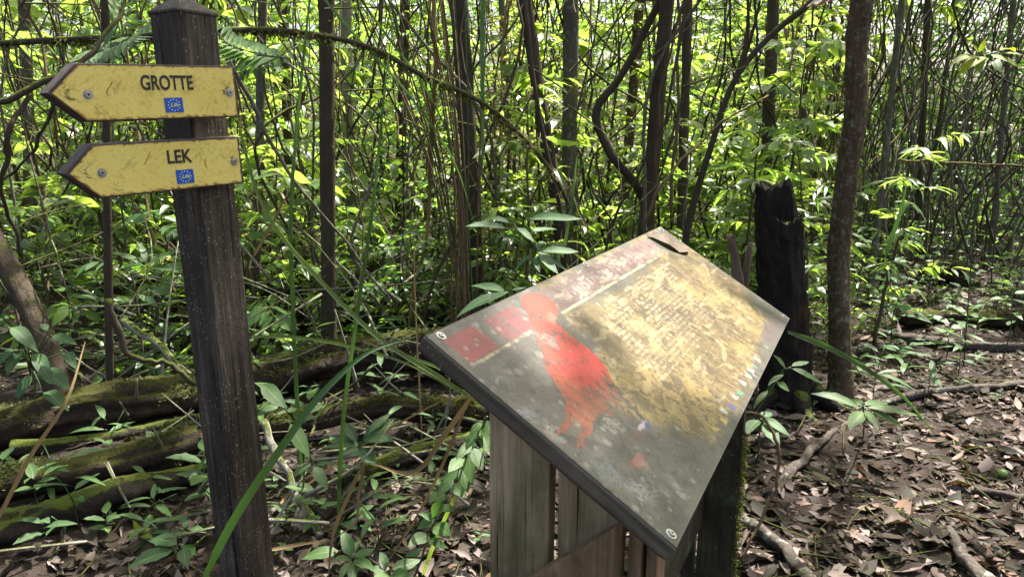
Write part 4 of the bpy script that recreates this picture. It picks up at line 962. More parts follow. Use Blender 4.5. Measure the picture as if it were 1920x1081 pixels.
stalks = [
    ('folded dry stalk bent twice left of the lectern', [P(885, 742, 2.0), P(830, 820, 2.0), P(775, 884, 2.02), P(760, 886, 2.03), P(690, 868, 2.1), P(680, 868, 2.1)], .016),
    ('dry stalk hanging from the bend of the folded one', [P(682, 866, 2.1), P(655, 925, 2.1), P(625, 1000, 2.1), P(615, 1090, 2.1)], .013),
    ('second dry stalk dropping from the fold', [P(684, 868, 2.1), P(672, 930, 2.12), P(668, 975, 2.12), P(625, 1010, 2.12)], .010),
    ('straight dry stalk lying by the signpost foot', [P(505, 1030, 1.9), P(560, 1020, 1.95), P(610, 1012, 2.0)], .012),
    ('dry stalk slanting up to the bright mossy log', [G(560, 920, .1), G(640, 860, .15), P(800, 765, 2.6), P(850, 740, 2.5)], .011),
    ('dry stalk slanting down beside the vine leaves', [P(870, 770, 2.2), P(830, 870, 2.2), P(780, 970, 2.2), P(725, 1055, 2.2)], .011),
    ('orange dry stalk leaning behind the signpost', [P(476, 480, 3.0), P(515, 410, 3.0), P(548, 345, 3.0)], .013),
    ('orange upright dry stalk in the thicket beside the lectern', [drop(P(788, 700, 3.3)), P(778, 540, 3.3), P(774, 420, 3.3)], .009),
    ('long curved dry stalk at the edge over the logs', [P(-10, 985, 1.7), P(60, 850, 1.75), P(125, 750, 1.8), P(160, 640, 1.9)], .011),
    ('dry stalk lying across the litter below the lectern', [G(520, 950, .05), G(560, 905, .1), G(620, 868, .15)], .010),
]
for lab, pts, w in stalks: blade(lab, pts, w, 'dry_stalk', 'dry_stalk', 'stalk')

# ------------------------------------------------------------------ near plants, every leaf its own part
def plant(label, base, leaves, kind, cat='plant', stem_mat='sedge', name='seedling', node=None, group=None, stem_r=.004):
    """leaves: list of (u0,v0,Y0,u1,v1,Y1[,wmul[,kind]]) in photograph pixels with distances"""
    base = np.asarray(base, float); root = empty(name, base, label, cat, group)
    for lf in leaves:
        p0, p1 = P(*lf[:3]), P(*lf[3:6]); wm = lf[6] if len(lf) > 6 else 1.0; kd = lf[7] if len(lf) > 7 else kind
        tocam = np.array([0, 0, CAM_Z]) - p0; tocam /= np.linalg.norm(tocam)
        upv = np.array([random.uniform(-.3, .3), random.uniform(-.2, .2), 1.0]) + tocam * .55
        put_leaf(root, kd, p0, p1, upv, wm)
        n = P(*node) if node is not None else base
        q = MB(); q.tube([base if node is None else n, (p0 + n) / 2 + np.array([0, 0, .01]), p0], stem_r * .8, stem_r * .5, 6, 5); q.V[0] = q.V[0] - base; q.build('leaf_stalk', stem_mat, root)
    if node is not None:
        m = MB(); m.tube([base, (base + P(*node)) / 2 + np.array([.01, .01, 0]), P(*node)], stem_r, stem_r * .8, 8, 6); m.V[0] = m.V[0] - base; m.build('stem', stem_mat, root)
    return root
plant('low seedling with broad blue green leaves at the foot of the signpost', drop(G(335, 1075)), [(338, 1020, 2.2, 272, 998, 2.25), (330, 1028, 2.2, 236, 1058, 2.12), (340, 1022, 2.2, 364, 1020, 2.3, 1.2), (342, 1026, 2.2, 350, 1050, 2.1)], 'broad_dark', node=(336, 1026, 2.22))
plant('tiny yellow green seedling above the broad leaved one', drop(G(262, 1035)), [(262, 1000, 2.35, 250, 975, 2.35), (262, 1000, 2.35, 285, 985, 2.38), (262, 1002, 2.35, 235, 1000, 2.33), (264, 1004, 2.35, 285, 1004, 2.3)], 'young', node=(262, 1002, 2.35))
plant('leafy shoot growing out right beside the signpost shaft', drop(G(565, 960)), [(486, 718, 2.0, 536, 756, 1.95), (520, 742, 2.02, 480, 706, 2.05), (525, 760, 2.0, 482, 772, 1.95), (540, 790, 2.0, 582, 854, 1.95), (585, 866, 2.05, 548, 890, 2.0), (586, 872, 2.05, 616, 910, 2.0), (560, 780, 2.05, 612, 756, 2.1, .6), (560, 765, 2.05, 520, 775, 2.0, .7)], 'broad', node=(562, 800, 2.05))
plant('seedling with toothed pale leaves in front of the bright mossy log', drop(G(670, 905)), [(676, 832, 2.75, 740, 776, 2.8), (672, 835, 2.75, 606, 834, 2.7, .6), (680, 830, 2.75, 728, 808, 2.65), (668, 828, 2.75, 642, 786, 2.8), (676, 838, 2.75, 640, 850, 2.68), (690, 815, 2.75, 730, 765, 2.85, .7), (670, 830, 2.75, 650, 800, 2.8), (674, 840, 2.75, 700, 855, 2.6), (672, 836, 2.75, 612, 812, 2.8)], 'broad_dark', node=(674, 836, 2.76))
plant('bright green seedling at the bottom edge left of the lectern', drop(G(660, 1110)), [(662, 1045, 2.15, 640, 990, 2.2), (664, 1046, 2.15, 702, 1026, 2.2), (664, 1050, 2.15, 660, 1085, 2.05), (660, 1050, 2.15, 630, 1040, 2.1), (640, 1030, 2.2, 566, 1040, 2.15, .8), (664, 1048, 2.15, 700, 1062, 2.08), (660, 1040, 2.18, 672, 1008, 2.25), (655, 1052, 2.12, 636, 1080, 2.05)], 'broad', node=(662, 1050, 2.16))
plant('bright shoot at the bottom edge beside the folded stalks', drop(G(735, 1130)), [(730, 1070, 2.1, 790, 1045, 2.15), (728, 1072, 2.1, 690, 1060, 2.1), (732, 1075, 2.1, 760, 1095, 2.0), (726, 1070, 2.1, 712, 1030, 2.15), (730, 1074, 2.1, 700, 1095, 2.0), (735, 1070, 2.1, 770, 1075, 2.05)], 'broad', node=(730, 1074, 2.1))
def vine():
    base = drop(G(775, 1095)); root = empty('climbing_vine', base, 'small leaved vine climbing up beside the lectern planks', 'vine')
    pts = [base, P(800, 1010, 1.95), P(840, 920, 1.8), P(878, 850, 1.7), P(912, 780, 1.55)]; C = spline(pts, 20)
    m = MB(); m.tube(pts, .004, .003, 22, 5, seed=2, wob=.004); m.V[0] = m.V[0] - base; m.build('stem', 'sedge', root)
    for k, (u0, v0, u1, v1) in enumerate([(905, 790, 880, 812), (908, 785, 922, 815), (898, 805, 872, 842), (900, 808, 916, 838), (888, 828, 862, 850), (884, 836, 905, 880), (878, 850, 884, 905), (872, 858, 842, 880), (866, 870, 880, 918), (860, 880, 830, 905), (852, 895, 818, 925), (846, 905, 872, 925), (838, 925, 806, 938), (832, 935, 806, 972), (826, 950, 852, 955), (818, 970, 780, 990), (812, 985, 845, 1000), (806, 1000, 770, 1015), (800, 1012, 842, 1022), (792, 1030, 760, 1040), (815, 975, 790, 960), (895, 815, 916, 805)]):
        Y = float(np.interp(v0, [780, 1010], [1.55, 1.95])); p0, p1 = P(u0, v0, Y), P(u1, v1, Y - .04 + random.uniform(-.04, .04)); tc = np.array([0, 0, CAM_Z]) - p0; tc /= np.linalg.norm(tc)
        put_leaf(root, 'broad', p0, p1, tc * .9 + np.array([random.uniform(-.4, .4), 0, .5]), 1.1)
vine()
plant('plant with long drooping leaves behind the upper lectern edge', drop(P(985, 600, 2.8)), [(955, 428, 2.8, 876, 414, 2.75), (965, 425, 2.8, 1003, 448, 2.7), (960, 418, 2.85, 905, 402, 2.9), (985, 412, 2.85, 1090, 402, 2.8, .8), (990, 440, 2.8, 1045, 412, 2.9), (1005, 470, 2.8, 1048, 508, 2.7, 1.2), (1008, 468, 2.8, 1020, 440, 2.9), (1012, 472, 2.8, 1086, 466, 2.8), (1000, 475, 2.8, 960, 500, 2.75), (1005, 478, 2.8, 1010, 505, 2.7), (1014, 478, 2.8, 1065, 495, 2.75)], 'lance_dark', node=(998, 465, 2.82))
plant('plant with three slim leaves hanging over the lectern edge', drop(P(950, 680, 2.4)), [(950, 548, 2.4, 858, 572, 2.3), (952, 545, 2.4, 882, 530, 2.45), (956, 545, 2.4, 915, 562, 2.3), (956, 545, 2.4, 985, 536, 2.4)], 'lance_dark', node=(954, 550, 2.4))
plant('seedling spreading seven long leaves on the litter below the charred stump', drop(G(1618, 820)), [(1616, 764, 3.0, 1526, 728, 3.05, 1.1), (1616, 762, 3.0, 1596, 738, 3.15, 1.2), (1616, 768, 3.0, 1596, 802, 2.85, 1.3), (1620, 768, 3.0, 1648, 796, 2.85, 1.2), (1620, 764, 3.0, 1724, 768, 2.95, 1.0), (1620, 762, 3.0, 1672, 738, 3.1, 1.2), (1624, 766, 3.0, 1700, 790, 2.9)], 'lance', node=(1618, 766, 3.02))
plant('arching shoot with pointed leaves below the lectern corner', drop(G(1400, 790)), [(1480, 690, 2.4, 1548, 708, 2.35), (1474, 690, 2.4, 1452, 664, 2.4, 1.2), (1470, 700, 2.4, 1440, 720, 2.35), (1482, 688, 2.4, 1520, 672, 2.45), (1455, 715, 2.4, 1480, 730, 2.3), (1440, 730, 2.42, 1415, 755, 2.35)], 'lance', node=(1460, 706, 2.42))
plant('low shoot with dark leaves against the far lectern plank', drop(G(1420, 850)), [(1425, 785, 2.6, 1480, 800, 2.5), (1422, 785, 2.6, 1400, 808, 2.5), (1424, 782, 2.6, 1450, 770, 2.65), (1430, 790, 2.6, 1462, 830, 2.45)], 'broad_dark', node=(1424, 788, 2.6))
plant('seedling with grey green leaves at the picture edge above the mossy log', drop(G(60, 760)), [(15, 612, 3.0, 70, 640, 2.95, 1.2), (95, 628, 3.0, 142, 640, 2.95), (90, 620, 3.0, 75, 600, 3.05), (30, 650, 3.0, -10, 680, 2.9), (40, 655, 3.0, 10, 700, 2.9), (60, 660, 3.0, 95, 700, 2.9), (70, 690, 3.0, 130, 720, 2.9), (60, 700, 3.0, 30, 745, 2.9), (80, 735, 3.0, 120, 745, 2.9), (85, 700, 3.0, 118, 690, 3.0), (50, 640, 3.0, 20, 630, 3.05), (120, 660, 3.0, 140, 672, 2.9)], 'broad_dark', node=(60, 690, 3.05))
plant('long leaved rosette behind the signpost', drop(P(270, 520, 4.2)), [(275, 500, 4.2, 205, 455, 4.2), (275, 500, 4.2, 235, 490, 4.0), (278, 498, 4.2, 340, 460, 4.2), (278, 500, 4.2, 330, 500, 4.1), (276, 498, 4.2, 260, 440, 4.3)], 'lance', node=(276, 502, 4.2))
plant('small plant with upright leaves on the slimmer mossy log', drop(G(95, 915), .16), [(92, 895, 2.7, 118, 860, 2.75), (90, 895, 2.7, 66, 880, 2.7), (92, 898, 2.7, 100, 935, 2.6), (90, 896, 2.7, 75, 905, 2.65)], 'lance', node=(91, 897, 2.7))
plant('small shoot with round leaves behind the signpost foot', drop(G(380, 935)), [(374, 880, 2.6, 380, 862, 2.6, 1.3), (372, 885, 2.6, 355, 892, 2.55), (376, 890, 2.6, 390, 905, 2.55)], 'broad_dark', node=(374, 890, 2.6))
plant('sunlit sapling tip with yellow leaves before the shaded thicket', drop(P(1835, 500, 4.4)), [(1835, 100, 4.4, 1820, 74, 4.4, 1, 'young'), (1836, 100, 4.4, 1848, 72, 4.4, 1, 'young'), (1830, 104, 4.4, 1786, 108, 4.3, .8, 'young'), (1880, 100, 4.4, 1918, 100, 4.3, 1, 'young'), (1876, 96, 4.4, 1905, 82, 4.5, 1, 'young'), (1860, 110, 4.4, 1880, 130, 4.3, 1, 'broad'), (1850, 105, 4.4, 1800, 125, 4.3, 1, 'young'), (1855, 102, 4.4, 1890, 112, 4.3, 1, 'young'), (1840, 110, 4.4, 1838, 135, 4.3, 1, 'broad'), (1870, 108, 4.4, 1915, 118, 4.3, 1, 'young')], 'young', node=(1846, 108, 4.4))
def dead_hanging():
    o = put_leaf(None, 'dead', P(1575, -5, 2.6), P(1510, 26, 2.55), (0, -.6, 1), 1.0, 'hanging_leaf', 1); tag(o, 'brown dead leaf hanging at the top edge beside the mossy tree', 'leaf')
    o = put_leaf(None, 'dead', P(575, 165, 3.4), P(552, 222, 3.4), (0, -1, .2), .9, 'hanging_leaf', 5); tag(o, 'pale withered leaf hanging right of the signpost', 'leaf')
    o = put_leaf(None, 'dead', P(1470, 50, 4.3), P(1478, 78, 4.3), (0, -1, .2), 1.4, 'hanging_leaf', 5); tag(o, 'small brown leaf hanging from the forked sapling', 'leaf')
dead_hanging()
def fern(label, base, fronds):
    base = np.asarray(base, float); root = empty('fern', base, label, 'fern')
    for pts, n, ln in fronds:
        C = spline(pts, n); T, A, B = frames(C); m = MB(); m.tube([base] + list(pts) if False else list(pts), .003, .0015, 14, 5); m.V[0] = m.V[0] - base; m.build('frond_stem', 'sedge', root)
        for i in range(2, n):
            f = math.sin(math.pi * min(1, .15 + .85 * i / n)) * .7 + .3
            for s in (-1, 1):
                side = np.cross(T[i], (0, -.45, .9)); side /= np.linalg.norm(side); d = side * s + T[i] * .5
                put_leaf(root, 'lance', C[i], C[i] + d * ln * f, (0, -.45, .9))
fern('feathery fern frond behind the signpost cap', drop(P(120, 600, 2.7)), [([P(110, 128, 2.6), P(180, 100, 2.6), P(250, 70, 2.55), P(300, 30, 2.5)], 18, .12), ([P(180, 120, 2.65), P(220, 50, 2.65), P(230, -10, 2.65)], 13, .11)])
fern('feathery fern frond right of the signpost cap', drop(P(560, 700, 2.7)), [([P(540, 110, 2.6), P(480, 100, 2.6), P(420, 75, 2.6), P(400, 50, 2.6)], 15, .11), ([P(560, 85, 2.7), P(500, 118, 2.6), P(440, 140, 2.55)], 11, .07)])
fr = bmesh.new(); bmesh.ops.create_icosphere(fr, subdivisions=2, radius=.022)
for v in fr.verts: v.co.z *= .88 if v.co.z < 0 else (.95 - .3 * max(0, 1 - 40 * math.hypot(v.co.x, v.co.y)) * .3)
me = bpy.data.meshes.new('fallen_fruit'); fr.to_mesh(me); fr.free(); me.polygons.foreach_set('use_smooth', np.ones(len(me.polygons), bool))
fo = link('fallen_fruit', me, 'fruit'); fo.location = drop(G(1876, 905), .03); tag(fo, 'small round green fruit lying on the dead leaves', 'fruit')

# ------------------------------------------------------------------ saplings of the thicket
def sapling_proto(h, nb, lL, lW, mat_, seed, spread=.7, low=.12, per=12, droop=.25, rise=.35, tilt=.45):
    rg = np.random.default_rng(seed); m = MB()
    lean = rg.normal(0, .10, 2) * h; pts = [np.array([lean[0] * f ** 1.5, lean[1] * f ** 1.5, h * f]) for f in np.linspace(0, 1, 6)]
    C = m.tube(pts, .011 + .004 * h, .004, 12, 6, rough=.05, seed=seed, wob=.02)
    pos, dr, no, ln = [], [], [], []
    for b in range(nb):
        f = low + (1 - low) * (b + rg.random()) / nb; p0 = np.array([np.interp(f * 11, range(12), C[:, i]) for i in range(3)])
        az = b * 2.4 + rg.normal(0, .4); L_ = spread * rg.uniform(.5, 1.15) * (1.1 - .45 * f); d = np.array([math.cos(az), math.sin(az), rise + rg.normal(0, .2)])
        p1 = p0 + d * L_ * .55; p2 = p0 + d * L_ * np.array([1, 1, .75]) - np.array([0, 0, .08 * L_])
        m.tube([p0, p1, p2], .005, .002, 5, 4, caps=False); bc = spline([p0, p1, p2], per)
        t = np.gradient(bc, axis=0); t /= np.linalg.norm(t, axis=1)[:, None]
        for i in range(2, per):
            s = np.cross(t[i], (0, 0, 1)); s /= np.linalg.norm(s) + 1e-6
            for sg in ((-1, 1) if i % 2 else (rg.choice((-1, 1)),)):
                d2 = s * sg + t[i] * rg.uniform(.3, .9) + rg.normal(0, .22, 3); d2[2] -= rg.uniform(-.1, .45)
                if i == per - 1: d2 = t[i] + rg.normal(0, .3, 3)
                pos.append(bc[i]); dr.append(d2); no.append(np.array([0, 0, 1]) + rg.normal(0, tilt, 3)); ln.append(lL * rg.uniform(.6, 1.25))
    pos, dr, no, ln = map(np.array, (pos, dr, no, ln)); V, F = leaf_cloud(pos, dr, no, ln, ln * lW * rg.uniform(.8, 1.15, len(ln)), rg.uniform(.05, droop * 2, len(ln)))
    cm = npmesh('crown', V, F); cm.materials.append(MT[mat_]); sm_ = npmesh('trunk', np.vstack(m.V), m.F); sm_.materials.append(MT['twig'])
    return sm_, cm
PROTO = [
    sapling_proto(3.4, 34, .125, .56, 'leaf_bright', 1), sapling_proto(2.6, 26, .165, .54, 'leaf_bright', 2, .6), sapling_proto(4.2, 44, .10, .55, 'leaf_mid', 3, .8),
    sapling_proto(3.0, 34, .085, .58, 'leaf_mid', 4, .7, per=14), sapling_proto(1.6, 18, .15, .27, 'leaf_bright', 5, .45, per=9, droop=.35), sapling_proto(2.2, 22, .18, .22, 'leaf_mid', 6, .5, per=9, droop=.4),
    sapling_proto(4.6, 50, .07, .48, 'leaf_dark', 7, .8, per=16), sapling_proto(3.2, 36, .10, .40, 'leaf_dark', 8, .7), sapling_proto(5.2, 54, .15, .52, 'leaf_mid', 9, 1.1, per=13), sapling_proto(5.0, 50, .17, .54, 'leaf_bright', 10, 1.1, per=12),
    sapling_proto(1.15, 20, .14, .52, 'leaf_bright', 11, .55, low=.05, per=9), sapling_proto(1.0, 20, .11, .40, 'leaf_mid', 12, .5, low=.05, per=9),
    sapling_proto(2.8, 16, .27, .50, 'leaf_bright', 13, .5, per=6, droop=.35), sapling_proto(3.0, 44, .05, .62, 'leaf_yellow', 14, .7, per=18),
]
def put_sapling(i, x, y, rz, s, label, group, name='sapling'):
    o = empty(name, (x, y, gz(x, y) - .02), label, 'sapling', group, rz); o.scale = (s, s, s)
    link('trunk', PROTO[i][0], None, o); c = link('crown', PROTO[i][1], None, o); c['kind'] = 'stuff'
    return o
REFS = [(20, 'left picture edge'), (110, 'upper arrow board tip'), (200, 'hanging dark stem'), (262, 'slim trunk by the signpost cap'), (345, 'signpost'), (450, 'arrow board ends'), (487, 'thin grey trunk by the signpost'), (545, 'tall upright green blade'), (614, 'dark straight trunk'), (700, 'leaning green blade'), (755, 'dark forked trunk'), (800, 'end of the arching branch'), (880, 'sedge fan'), (950, 'slim leaning grey trunk'), (1010, 'leaning slender dark trunk'), (1068, 'flaking upright trunk'), (1130, 'hooked liana'), (1180, 'brown far trunk'), (1228, 'black tilting trunk'), (1284, 'brown pole tree'), (1345, 'forked sapling stem'), (1440, 'short mossy trunk'), (1480, 'charred stump'), (1595, 'reddish mossy tree'), (1672, 'grey tilting trunk'), (1732, 'dark shaded trunk'), (1800, 'long dry twig'), (1880, 'right picture edge')]
LOOK = ['tall broad leaved', 'broad leaved', 'tall fine leaved', 'small leaved', 'low long leaved', 'drooping long leaved', 'tall dull tiny leaved', 'dull green', 'high dense', 'high bright', 'low bushy', 'low dark', 'large leaved', 'yellowish tiny leaved']
def zone(x, y):
    u, v = proj((x, y, 1.5)); return 'left' if u < 540 else 'mid' if u < 980 else 'top' if u < 1600 else 'right'
def beside(x, y):
    u = proj((x, y, 1.5))[0]; r = min(REFS, key=lambda q: abs(q[0] - u)); du = u - r[0]
    rel = ('behind the ' if y > 5.5 else 'by the ') if abs(du) < 14 else ('just left of the ' if du < 0 else 'just right of the ')
    return ('at the ' if 'picture edge' in r[1] else rel) + r[1]
def where(y): return 'near' if y < 5.6 else 'mid-distance' if y < 8.5 else 'far' if y < 14 else 'farthest'
ZN = {'left': 'thicket behind the signpost', 'mid': 'thicket between signpost and lectern', 'top': 'sunlit thicket above the lectern', 'right': 'shaded thicket on the right'}
def sap(i, x, y, rz, s): return put_sapling(i, x, y, rz, s, f'{where(y)} {LOOK[i]} sapling {beside(x, y)}', 'saplings in the ' + ZN[zone(x, y)])
def scatter(n, y0, y1, mind, seed, ok=lambda x, y: True, power=1.0):
    rg = np.random.default_rng(seed); out = []; tries = 0
    while len(out) < n and tries < n * 400:
        tries += 1; y = y0 + (y1 - y0) * rg.random() ** power; x = rg.uniform(-.80, .80) * y
        if ok(x, y) and all((x - a) ** 2 + (y - b) ** 2 > (mind * (y / y0) ** .5) ** 2 for a, b in out): out.append((x, y))
    return out, rg
def clear(x, y):
    if x > .43 * y and y < 8.6: return False                                  # the littered path going back
    if x > .95 and y < 5.6 and not (x < 2.0 and y > 4.9): return False      # open leaf litter right of the lectern
    if y < 4.4 and x < .3 and x > -2.9: return False                          # logs
    return True
for n, y0, y1, md, seed, okf, picks in (
    (40, 5.6, 9.5, .5, 1, clear, {'left': (0, 1, 3, 12, 13, 2), 'mid': (0, 12, 3, 13, 2), 'top': (0, 1, 12, 1, 13, 4), 'right': (6, 7, 13, 7, 6)}),
    (84, 4.6, 11, .34, 8, clear, {'left': (10, 11, 4, 10), 'mid': (10, 11, 4, 11), 'top': (10, 10, 4), 'right': (11, 11, 5)}),
    (110, 9.5, 21, .55, 2, lambda x, y: True, {'left': (8, 9, 2, 0), 'mid': (8, 9, 0, 2), 'top': (9, 9, 8, 0), 'right': (6, 7, 8, 6)})):
    pts_, rg = scatter(n, y0, y1, md, seed, okf)
    for x, y in pts_: sap(int(rg.choice(picks[zone(x, y)])), x, y, rg.uniform(0, 6.28), rg.uniform(.75, 1.2))
# bright saplings one can point to
put_sapling(4, *P(1395, 480, 4.7)[:2], .4, .95, 'bright sapling with long leaves between lectern and charred stump', 'saplings one by one')
put_sapling(1, *P(1470, 430, 5.3)[:2], 1.9, .85, 'sunlit sapling rising right behind the charred stump', 'saplings one by one')
put_sapling(4, *P(1655, 520, 4.9)[:2], 2.4, .9, 'long leaved sapling just right of the mossy tree', 'saplings one by one')
put_sapling(5, *P(1530, 520, 4.6)[:2], .9, .7, 'slim leaved sapling squeezed between stump and mossy tree', 'saplings one by one')

for u, v, i, sc_ in ((1545, 590, 10, .42), (1610, 560, 11, .4), (1660, 545, 4, .35), (1640, 610, 10, .3), (1712, 500, 11, .55), (1770, 478, 10, .6), (1830, 470, 11, .6), (1885, 486, 10, .55), (1740, 560, 10, .28), (1905, 560, 11, .4), (1860, 600, 4, .25), (1585, 470, 10, .6), (1640, 450, 10, .7), (1440, 640, 11, .4), (1525, 650, 11, .3)):
    q = G(u, v); put_sapling(i, q[0], q[1], u * .7, sc_, f'{where(q[1])} knee high shrub on the leaf litter {beside(q[0], q[1])}', 'low shrubs along the path')

# thin upright stems
stem_me = []
for i in range(7):
    rg = np.random.default_rng(300 + i); top = np.array([rg.normal(0, .9), rg.normal(0, .6), 5.5])
    V, F, _ = tube_data([np.zeros(3), top * .15 + rg.normal(0, .12, 3), top * .3 + rg.normal(0, .16, 3), top * .5 + rg.normal(0, .2, 3), top * .75 + rg.normal(0, .2, 3), top], .011, .006, 30, 5, .04, i, .025)
    me = npmesh('stem', V, F); me.materials.append(MT[('lianas', 'bark_grey', 'twig', 'bark_dark', 'bark_dark', 'bark_grey', 'dry_stalk')[i]]); stem_me.append(me)
pts_, rg = scatter(250, 3.9, 9.5, .10, 5, lambda x, y: abs(x) < .71 * y and (clear(x, y) or (x > .43 * y and y > 6.0)))
SCOL = ('brown', 'grey', 'dull brown', 'dark', 'blackish', 'pale grey', 'straw coloured')
def put_stem(x, y, k):
    z = zone(x, y); o = link('thin_stem', stem_me[k]); o.location = (x, y, gz(x, y) - .03); o.rotation_euler = (rng.normal(0, .12), rng.normal(0, .12), rng.uniform(0, 6.28))
    s = rng.uniform(.5, 1.25); o.scale = (s, s, rng.uniform(.75, 1.1)); tag(o, f"{where(y)} thin {SCOL[k]} stem {beside(x, y)}", 'stem', 'thin stems in the thicket')
for x, y in pts_: put_stem(x, y, int(rng.choice((0, 1, 2, 2, 3, 3, 4, 4, 5, 6))))
for x, y in scatter(90, 6.5, 10.5, .08, 6, lambda x, y: .45 < x / y < .71)[0]: put_stem(x, y, int(rng.choice((1, 1, 3, 5))))

# low seedlings, each leaf a part
def seedling_proto(kind, n, h, ln, seed):
    rg = np.random.default_rng(seed); items = []; m = MB()
    m.tube([(0, 0, -.02), (rg.normal(0, .02), rg.normal(0, .02), h * .5), (rg.normal(0, .04), rg.normal(0, .04), h)], .0035, .002, 6, 5)
    for i in range(n):
        f = .35 + .65 * (i + 1) / n; a = i * 2.4 + rg.normal(0, .3); d = np.array([math.cos(a), math.sin(a), .35 - .3 * (1 - f) + rg.normal(0, .15)]); d /= np.linalg.norm(d)
        L_ = ln * rg.uniform(.65, 1.15); items.append((int(rg.integers(len(LV[kind]))), orient((0, 0, h * f), d, (rg.normal(0, .2), rg.normal(0, .2), 1), L_)))
    sm_ = npmesh('stem', np.vstack(m.V), m.F); sm_.materials.append(MT['sedge']); return sm_, kind, items
SP = [seedling_proto('broad', 6, .22, .14, 1), seedling_proto('lance', 7, .30, .17, 2), seedling_proto('broad_dark', 5, .14, .12, 3), seedling_proto('lance_dark', 8, .40, .18, 4), seedling_proto('broad', 8, .45, .12, 5), seedling_proto('lance', 5, .12, .15, 6), seedling_proto('broad', 4, .08, .09, 7)]
SPL = ['round leaved', 'slim leaved', 'low dark leaved', 'tall slim dark leaved', 'tall round leaved', 'low slim leaved', 'tiny']
def put_seedling(k, x, y, s, place, group):
    u = proj((x, y, .1))[0]; r = min(REFS, key=lambda q: abs(q[0] - u)); label = f'{SPL[k]} seedling {place} below the {r[1]}'
    st, kind, items = SP[k]; o = empty('seedling', (x, y, gz(x, y)), label, 'seedling', group, rng.uniform(0, 6.28)); o.scale = (s,) * 3
    link('stem', st, None, o)
    for i, M in items: l = link('leaf', LV[kind][i], None, o); l.matrix_local = M
def in_px(u0, v0, u1, v1): return lambda x, y: (lambda q: u0 < q[0] < u1 and v0 < q[1] < v1)(proj((x, y, 0.0)))
for n, y0, y1, md, seed, okf, lab, grp in (
    (64, 3.6, 9.0, .18, 31, in_px(1560, 430, 1960, 640), 'in the clearing', 'seedlings in the clearing'),
    (30, 2.8, 5.0, .2, 32, in_px(1540, 540, 1880, 770), 'near the mossy tree', 'seedlings below the mossy tree'),
    (84, 3.6, 7.5, .18, 33, in_px(-20, 420, 800, 700), 'behind the logs', 'seedlings behind the logs'),
    (34, 2.3, 3.9, .14, 34, in_px(480, 760, 900, 1070), 'left of the lectern', 'seedlings left of the lectern'),
    (20, 2.3, 3.1, .15, 35, in_px(0, 880, 400, 1070), 'below the logs', 'seedlings below the logs'),
    (30, 3.6, 6.5, .2, 36, in_px(800, 400, 1420, 620), 'behind the lectern', 'seedlings behind the lectern')):
    pts_, rg = scatter(n, y0, y1, md, seed, okf)
    for x, y in pts_: put_seedling(int(rg.choice((6, 2, 5, 0, 1)) if seed in (34, 35) else rg.integers(7)), x, y, rg.uniform(.5, 1.0) if seed in (34, 35) else rg.uniform(.7, 1.3), lab, grp)

# ------------------------------------------------------------------ leaf litter
def litter():
    rg = np.random.default_rng(77); n = 104000
    y = 1.7 + 12 * rg.random(n) ** 1.5; x = rg.uniform(-.80, .80, n) * y; pu = 960 + FPX * x / (y * .973 + .35)
    kk = rg.random(n) < np.interp(pu, [0, 480, 560, 930, 1200, 1920], [.25, .3, .55, .7, 1, 1]) * (.75 + .25 * np.sin(x * 2.3 + 1) * np.cos(y * 1.9)); x, y = x[kk], y[kk]; n = len(x); z = ground_h(x, y) + rg.uniform(0, .018, n)
    a = rg.uniform(0, 6.28, n); d = np.stack([np.cos(a), np.sin(a), rg.normal(0, .10, n)], 1); no = np.stack([rg.normal(0, .30, n), rg.normal(0, .30, n), np.ones(n)], 1)
    l = np.where(rg.random(n) < .84, rg.uniform(.015, .055, n), rg.uniform(.055, .12, n)); z = z - .006 * (l < .07)
    V, F = leaf_cloud(np.stack([x, y, z], 1), d, no, l, l * rg.uniform(.30, .60, n), rg.normal(0, .28, n), .9)
    o = link('leaf_litter', npmesh('leaf_litter', V, F), 'dead_leaf_mass'); tag(o, 'brown dead leaves covering the forest floor', 'litter', kind='stuff')
    k = tries = 0
    while k < 300 and tries < 20000:
        tries += 1; u, v = rg.uniform(-20, 1940), rg.uniform(560, 1100)
        if rg.random() > (.25 + .75 * (v - 560) / 540): continue
        if not (u > 1370 and v > 560) and not (480 < u < 930 and v > 850) and not (0 < u < 400 and v > 950): continue
        p = drop(G(u, v), .012 + rg.uniform(0, .012)); a = rg.uniform(0, 6.28); dd = np.array([math.cos(a), math.sin(a), rg.normal(0, .12)]); L_ = rg.uniform(.05, .12)
        put_leaf(ground, 'dead', p, p + dd * L_, (rg.normal(0, .3), rg.normal(0, .3), 1), rg.uniform(.8, 1.25), 'fallen_leaf'); k += 1
    # fine sticks
    m = MB()
    for i in range(620):
        y = 1.8 + 6 * rg.random() ** 1.3; x = rg.uniform(-.8, .8) * y; a = rg.uniform(0, 6.28); l = rg.uniform(.06, .35); p = drop((x, y, 0), .015); q = p + np.array([math.cos(a) * l, math.sin(a) * l, rg.uniform(0, .05)])
        m.tube([p, (p + q) / 2 + rg.normal(0, .012, 3), q], rg.uniform(.0015, .005), .0015, 5, 4)
    tag(m.build('fallen_twigs', 'twig'), 'fine broken twigs scattered over the dead leaves', 'twigs', kind='stuff')
litter()

